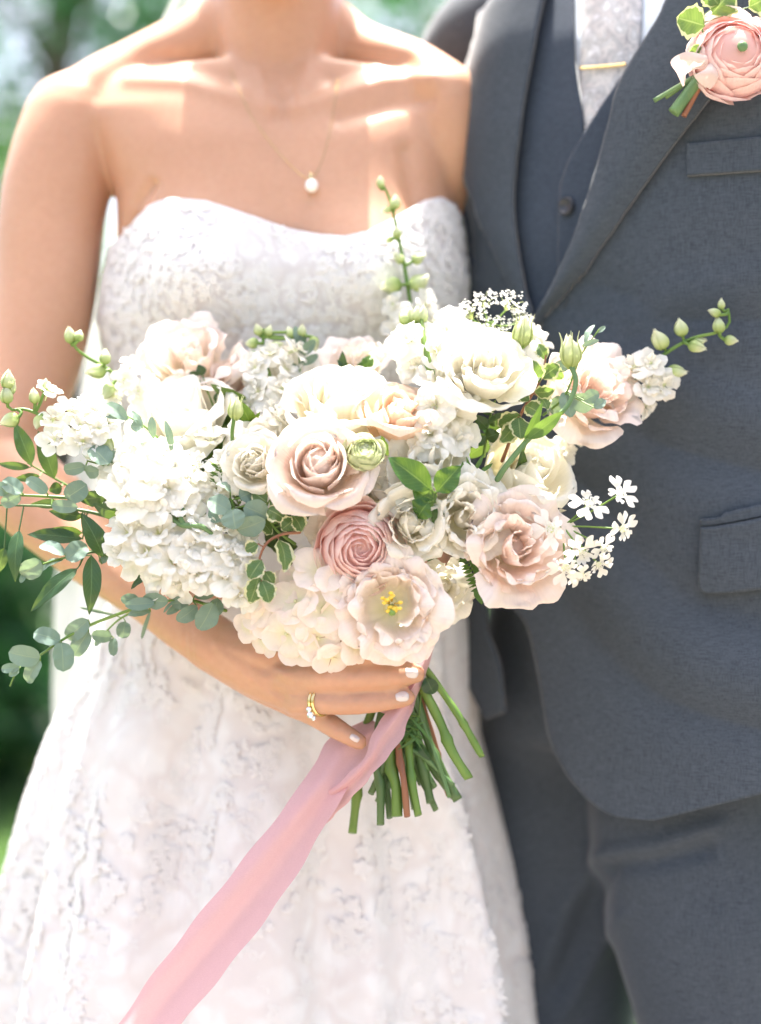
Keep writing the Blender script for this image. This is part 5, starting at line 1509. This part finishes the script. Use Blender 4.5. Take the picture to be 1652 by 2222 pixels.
sprig('fern_sprig', [(1000, 1180, 1.215), (1030, 1240, 1.205), (1046, 1300, 1.2)],
      [(1012 + k * 3.5, 1205 + k * 8, 1012 + k * 3.5 + sx * 22, 1212 + k * 8, 9, 1.2) for k in range(10) for sx in (-1, 1)] + [(1040, 1270, 1046, 1312, 30, 1.198), (1036, 1262, 1058, 1295, 22, 1.2)],
      L_fern, 'feathery green sprig below the blush lisianthus', 'lance', .0011, seed=18)
sprig('rose_sepals', [(1035, 1050, 1.2), (1025, 1020, 1.196)], [(1025, 1025, 1012, 990, 9, 1.192), (1030, 1020, 1050, 985, 10, 1.192), (1000, 1030, 1005, 1000, 10, 1.19), (1040, 1025, 1070, 1005, 10, 1.194)], L_fern, None, 'lance', .0012, seed=19)
sprig('leaf_sprig', [(470, 900, 1.27), (455, 860, 1.27)], [(470, 880, 492, 845, 30, 1.265), (440, 815, 430, 790, 24, 1.28), (480, 880, 505, 905, 26, 1.26), (430, 820, 410, 805, 20, 1.28)], L_rus, 'dark leaf behind the big ivory rose', 'lance', seed=20)
sprig('leaf_sprig', [(800, 830, 1.29), (790, 800, 1.29)], [(800, 805, 775, 790, 34, 1.285), (795, 800, 805, 770, 30, 1.285)], L_cam, 'green leaf tip behind the cream rose', 'lance', seed=21)

sprig('eucalyptus_sprig', [(650, 840, 1.275), (650, 780, 1.285), (645, 735, 1.288)], [(646, 750, 622, 722, 18, 1.286), (648, 745, 640, 708, 18, 1.286), (650, 752, 660, 712, 20, 1.286), (652, 770, 684, 738, 22, 1.284), (652, 790, 690, 770, 18, 1.282), (650, 800, 622, 790, 18, 1.28)], L_euc, 'small blurred grey green tips at the back of the bouquet', 'oval', .0009, seed=41)
sprig('leaf_sprig', [(1050, 990, 1.24), (1060, 920, 1.232), (1075, 870, 1.235)], [(1058, 930, 1030, 900, 30, 1.228), (1060, 920, 1100, 895, 34, 1.228), (1055, 950, 1085, 940, 34, 1.225), (1052, 965, 1030, 945, 28, 1.225), (1066, 900, 1050, 868, 30, 1.232)], L_rus, 'dark leaves in the gap beside the cream edged sprig', 'lance', .0012, seed=42)
sprig('fern_sprig', [(480, 1080, 1.205), (470, 1035, 1.2), (478, 1005, 1.2)], [(472 + 3 * (k % 3), 1010 + 6 * k, 472 + sx * 18, 1000 + 6 * k, 5, 1.196) for k in range(8) for sx in (-1, 1)], L_fern, 'feathery green tips among the tiny white filler flowers', 'lance', .0008, seed=43)
# hidden green filling that closes the gaps between the blooms
gg = np.random.default_rng(99)
fill = stem_obj('greenery', [P(860, 1430, 1.25), P(760, 1250, 1.25), P(660, 1050, 1.26)], [.005, .004, .003], M_stem2, bouquet)
fill['label'] = 'dark filler leaves deep inside the bouquet'
for i in range(150):
    a = gg.random() * 2 * pi; r = math.sqrt(gg.random())
    x = 720 + 440 * r * math.cos(a); y = 1080 + 235 * r * math.sin(a)
    d = dome(x, y) + .045 + .03 * gg.random()
    L = 60 + 40 * gg.random(); b = gg.random() * 2 * pi
    V, F, U = leaf_geo(P(x, y, d), P(x + L * math.cos(b), y + L * math.sin(b), d + .02 * gg.normal()), L * .45 * d / FPX, gg.normal() * .5, .06, 'lance', gg)
    wobj('leaf', V, F, L_rus if i % 3 else L_cam, fill, U)

# stems below the hand
ST = [((850, 1440), (790, 1600), (765, 1808), 11, 1.256, M_stem), ((855, 1440), (815, 1620), (826, 1790), 10, 1.232, M_stem2), ((860, 1440), (830, 1630), (846, 1775), 8, 1.24, M_stem2),
      ((865, 1440), (850, 1640), (862, 1772), 13, 1.228, M_stem), ((870, 1440), (866, 1620), (884, 1772), 8, 1.222, M_stem3), ((875, 1440), (892, 1620), (908, 1770), 10, 1.226, M_stem),
      ((880, 1440), (905, 1620), (935, 1742), 11, 1.245, M_stem2), ((885, 1440), (930, 1600), (994, 1736), 12, 1.242, M_stem2), ((890, 1440), (945, 1560), (1018, 1690), 12, 1.232, M_stem), ((900, 1420), (960, 1500), (1046, 1642), 9, 1.236, M_stem),
      ((872, 1440), (870, 1620), (820, 1740), 8, 1.25, M_stem2), ((888, 1440), (940, 1610), (975, 1725), 9, 1.252, M_stem3), ((868, 1440), (880, 1600), (900, 1755), 9, 1.252, M_stem2)]
for (a, b, c, w, d, m) in ST + [((860 + 40 * gg.random(), 1445), (840 + 90 * gg.random(), 1590), (800 + 190 * gg.random(), 1690 + 70 * gg.random()), 5 + 4 * gg.random(), 1.235 + .02 * gg.random(), (M_stem2, M_stem4)[q % 2]) for q in range(14)]:
    bb = gg.normal(size=4) * 4
    V, F, U = tube([P(a[0], a[1], 1.245), P(b[0] + bb[0], b[1], (d + 1.245) / 2), P((b[0] + c[0]) / 2 + bb[1] * .8, (b[1] + c[1]) / 2 + bb[2], d), P(c[0], c[1], d)], [w * .00036, w * .00038, w * .00042], 12, False, 24)
    ii = np.arange(24); k = np.repeat(1 + .05 * np.sin(ii * .9 + w) + .28 * np.exp(-((ii - 15 - w % 4) / .8) ** 2) - .2 * ii / 24, 12)[:, None]; Cc = V.reshape(24, 12, 3).mean(1).repeat(12, 0); V = Cc + (V - Cc) * k
    last = V[-12:]; lc = last.mean(0); cut = np.array((.0, 0, .0016)) * np.cos(np.linspace(0, 2 * pi, 12, endpoint=False))[:, None]; V[-12:] += cut
    V = np.vstack((V, lc + (V[-12:] - lc) * .97, lc + (V[-12:] - lc) * .01)); U = np.vstack((U, U[-24:])); F = grid_faces(26, 12, True)
    # cut ends are flat, not round
    wobj('stem', V, F, m, bouquet, U)
# thorn stubs / side leaves on the stems
sprig('stem_leaves', [(880, 1540, 1.232), (875, 1570, 1.23), (870, 1600, 1.23)],
      [(860 + 50 * gg.random(), 1545 + 60 * gg.random(), 830 + 110 * gg.random(), 1560 + 70 * gg.random(), 7, 1.222 + .01 * gg.random()) for _ in range(46)], L_fern, 'fine feathery green leaves on the stems under the hand', 'lance', .001, seed=22)
sprig('stem_leaves', [(915, 1500, 1.24), (930, 1490, 1.235), (940, 1480, 1.234)], [(925, 1470, 942, 1505, 34, 1.232), (905, 1600, 935, 1650, 20, 1.24)], L_rus, 'small dark leaf beside the ribbon', 'oval', seed=23)

# ribbon: wrap round the handle and the long tail
def ribbon_strip(A, Bq, name, nu=12, nv=60, fold=.0, seed=0, fr=(3, 2)):
    a = cr([P(*p) for p in A], nv); b = cr([P(*p) for p in Bq], nv)
    V = []
    for i in range(nv):
        v = i / (nv - 1)
        for j in range(nu):
            s = j / (nu - 1)
            p = a[i] + (b[i] - a[i]) * s
            p = p + np.array((0, 1, 0)) * fold * (math.sin(fr[0] * pi * s + seed + 2 * v) + .5 * math.sin(fr[1] * 3 * s + 5 * v + seed))
            p = p + np.array((1, 0, .3)) * (.0012 * math.sin(v * 37 + seed) * (1 if j == 0 else -1 if j == nu - 1 else 0))
            V.append(p)
    uv = np.stack((np.tile(np.linspace(0, 1, nu), nv), np.repeat(np.linspace(0, 1, nv), nu)), 1)
    return wobj(name, np.array(V), grid_faces(nv, nu), M_ribbon, ribbon, uv)
V, F, U = tube([P(893, 1365, 1.245), P(880, 1420, 1.245), P(862, 1480, 1.243), P(842, 1545, 1.242)], [.0225, .0215, .0205, .0195], 40, False, 30)
for i in range(len(V)):
    V[i] += .0012 * np.array(mnoise.noise_vector(Vector(V[i] * 70)))
ribbon = wobj('ribbon', V, F, M_ribbon, bouquet, U)
ribbon['label'] = 'dusty pink silk ribbon wound round the stems with a long trailing tail'
ribbon_strip([(905, 1465, 1.222), (842, 1545, 1.212), (808, 1590, 1.208), (796, 1635, 1.206), (735, 1700, 1.214), (650, 1760, 1.236)],
             [(898, 1500, 1.224), (890, 1555, 1.216), (866, 1612, 1.210), (822, 1665, 1.206), (772, 1722, 1.214), (705, 1790, 1.236)], 'ribbon_fold', 10, 40, .002, 1)
ribbon_strip([(800, 1560, 1.246), (715, 1605, 1.242), (680, 1660, 1.232), (640, 1722, 1.220), (540, 1850, 1.21), (450, 1962, 1.205), (350, 2090, 1.20), (255, 2225, 1.195), (190, 2330, 1.19)],
             [(870, 1590, 1.240), (815, 1640, 1.234), (780, 1680, 1.224), (745, 1725, 1.212), (672, 1850, 1.208), (605, 1955, 1.203), (500, 2092, 1.198), (392, 2225, 1.193), (330, 2330, 1.19)], 'ribbon_tail', 18, 120, .0035, 2, (2.4, 1.6))

# ------------------------------------------------------------------ boutonniere on the lapel
bt = empty('boutonniere', P(1590, 110, 1.30), 'pink ranunculus boutonniere with variegated leaves pinned on the grey lapel', 'boutonniere')
h, n = cast(bvh_g, 1598, 112)
bd = h.y - .065
bloom('ranunculus', 'ranun', 1598, 112, 92, (-.05, .12), P_pink, 55, bd, bt, 32, None, n=56, H0=.72)
V, F, U = ellipsoid(P(1612, 100, bd - .012), (.0045, .003, .0045), 10, 8); wobj('flower_centre', V, F, M_stem4, bt, U)
sprig('variegated_sprig', [(1560, 130, bd + .02), (1535, 90, bd + .012), (1515, 40, bd + .012)],
      [(1530, 55, 1468, 38, 56, bd + .004, 0, .1, .04), (1545, 30, 1590, -25, 60, bd + .012), (1520, 95, 1498, 128, 22, bd + .006), (1560, 10, 1530, -30, 40, bd + .01), (1625, 15, 1665, -10, 50, bd + .012)], L_var, None, 'wavy', .001, seed=31, parent=bt)
for a, b, w, m in (((1535, 150), (1420, 218), 5, M_stem4), ((1522, 165), (1462, 245), 13, M_stem4), ((1528, 170), (1484, 252), 6, M_stem3), ((1520, 160), (1445, 212), 4, M_stem2)):
    V, F, U = tube([P(a[0], a[1], bd + .012), P((a[0] + b[0]) / 2, (a[1] + b[1]) / 2, bd + .016), P(b[0], b[1], bd + .018)], [w * .00040] * 3, 10, False, 14)
    V = np.vstack((V, V[-10:].mean(0) + (V[-10:] - V[-10:].mean(0)) * .97, V[-10:].mean(0) + (V[-10:] - V[-10:].mean(0)) * .01)); U = np.vstack((U, U[-20:])); F = grid_faces(16, 10, True)
    wobj('stem', V, F, m, bt, U)
def bow(A, Bq, nm):
    a = cr([P(*p) for p in A], 24); b = cr([P(*p) for p in Bq], 24)
    V = np.concatenate([(a + (b - a) * s)[:, None] + np.array((0, -.003 * math.sin(pi * s), 0)) for s in np.linspace(0, 1, 8)], 1).reshape(-1, 3)
    wobj(nm, V, grid_faces(24, 8), M_ribbon2, bt)
bow([(1535, 120, bd), (1490, 112, bd - .004), (1456, 132, bd + .002), (1470, 160, bd + .004), (1482, 188, bd + .006)], [(1535, 150, bd + .004), (1510, 150, bd + .002), (1490, 160, bd + .004), (1488, 170, bd + .006), (1486, 186, bd + .006)], 'ribbon_bow')
bow([(1545, 130, bd + .002), (1530, 150, bd - .006), (1508, 165, bd - .004), (1530, 190, bd)], [(1565, 150, bd + .004), (1560, 165, bd - .004), (1550, 185, bd), (1540, 195, bd + .004)], 'ribbon_bow')
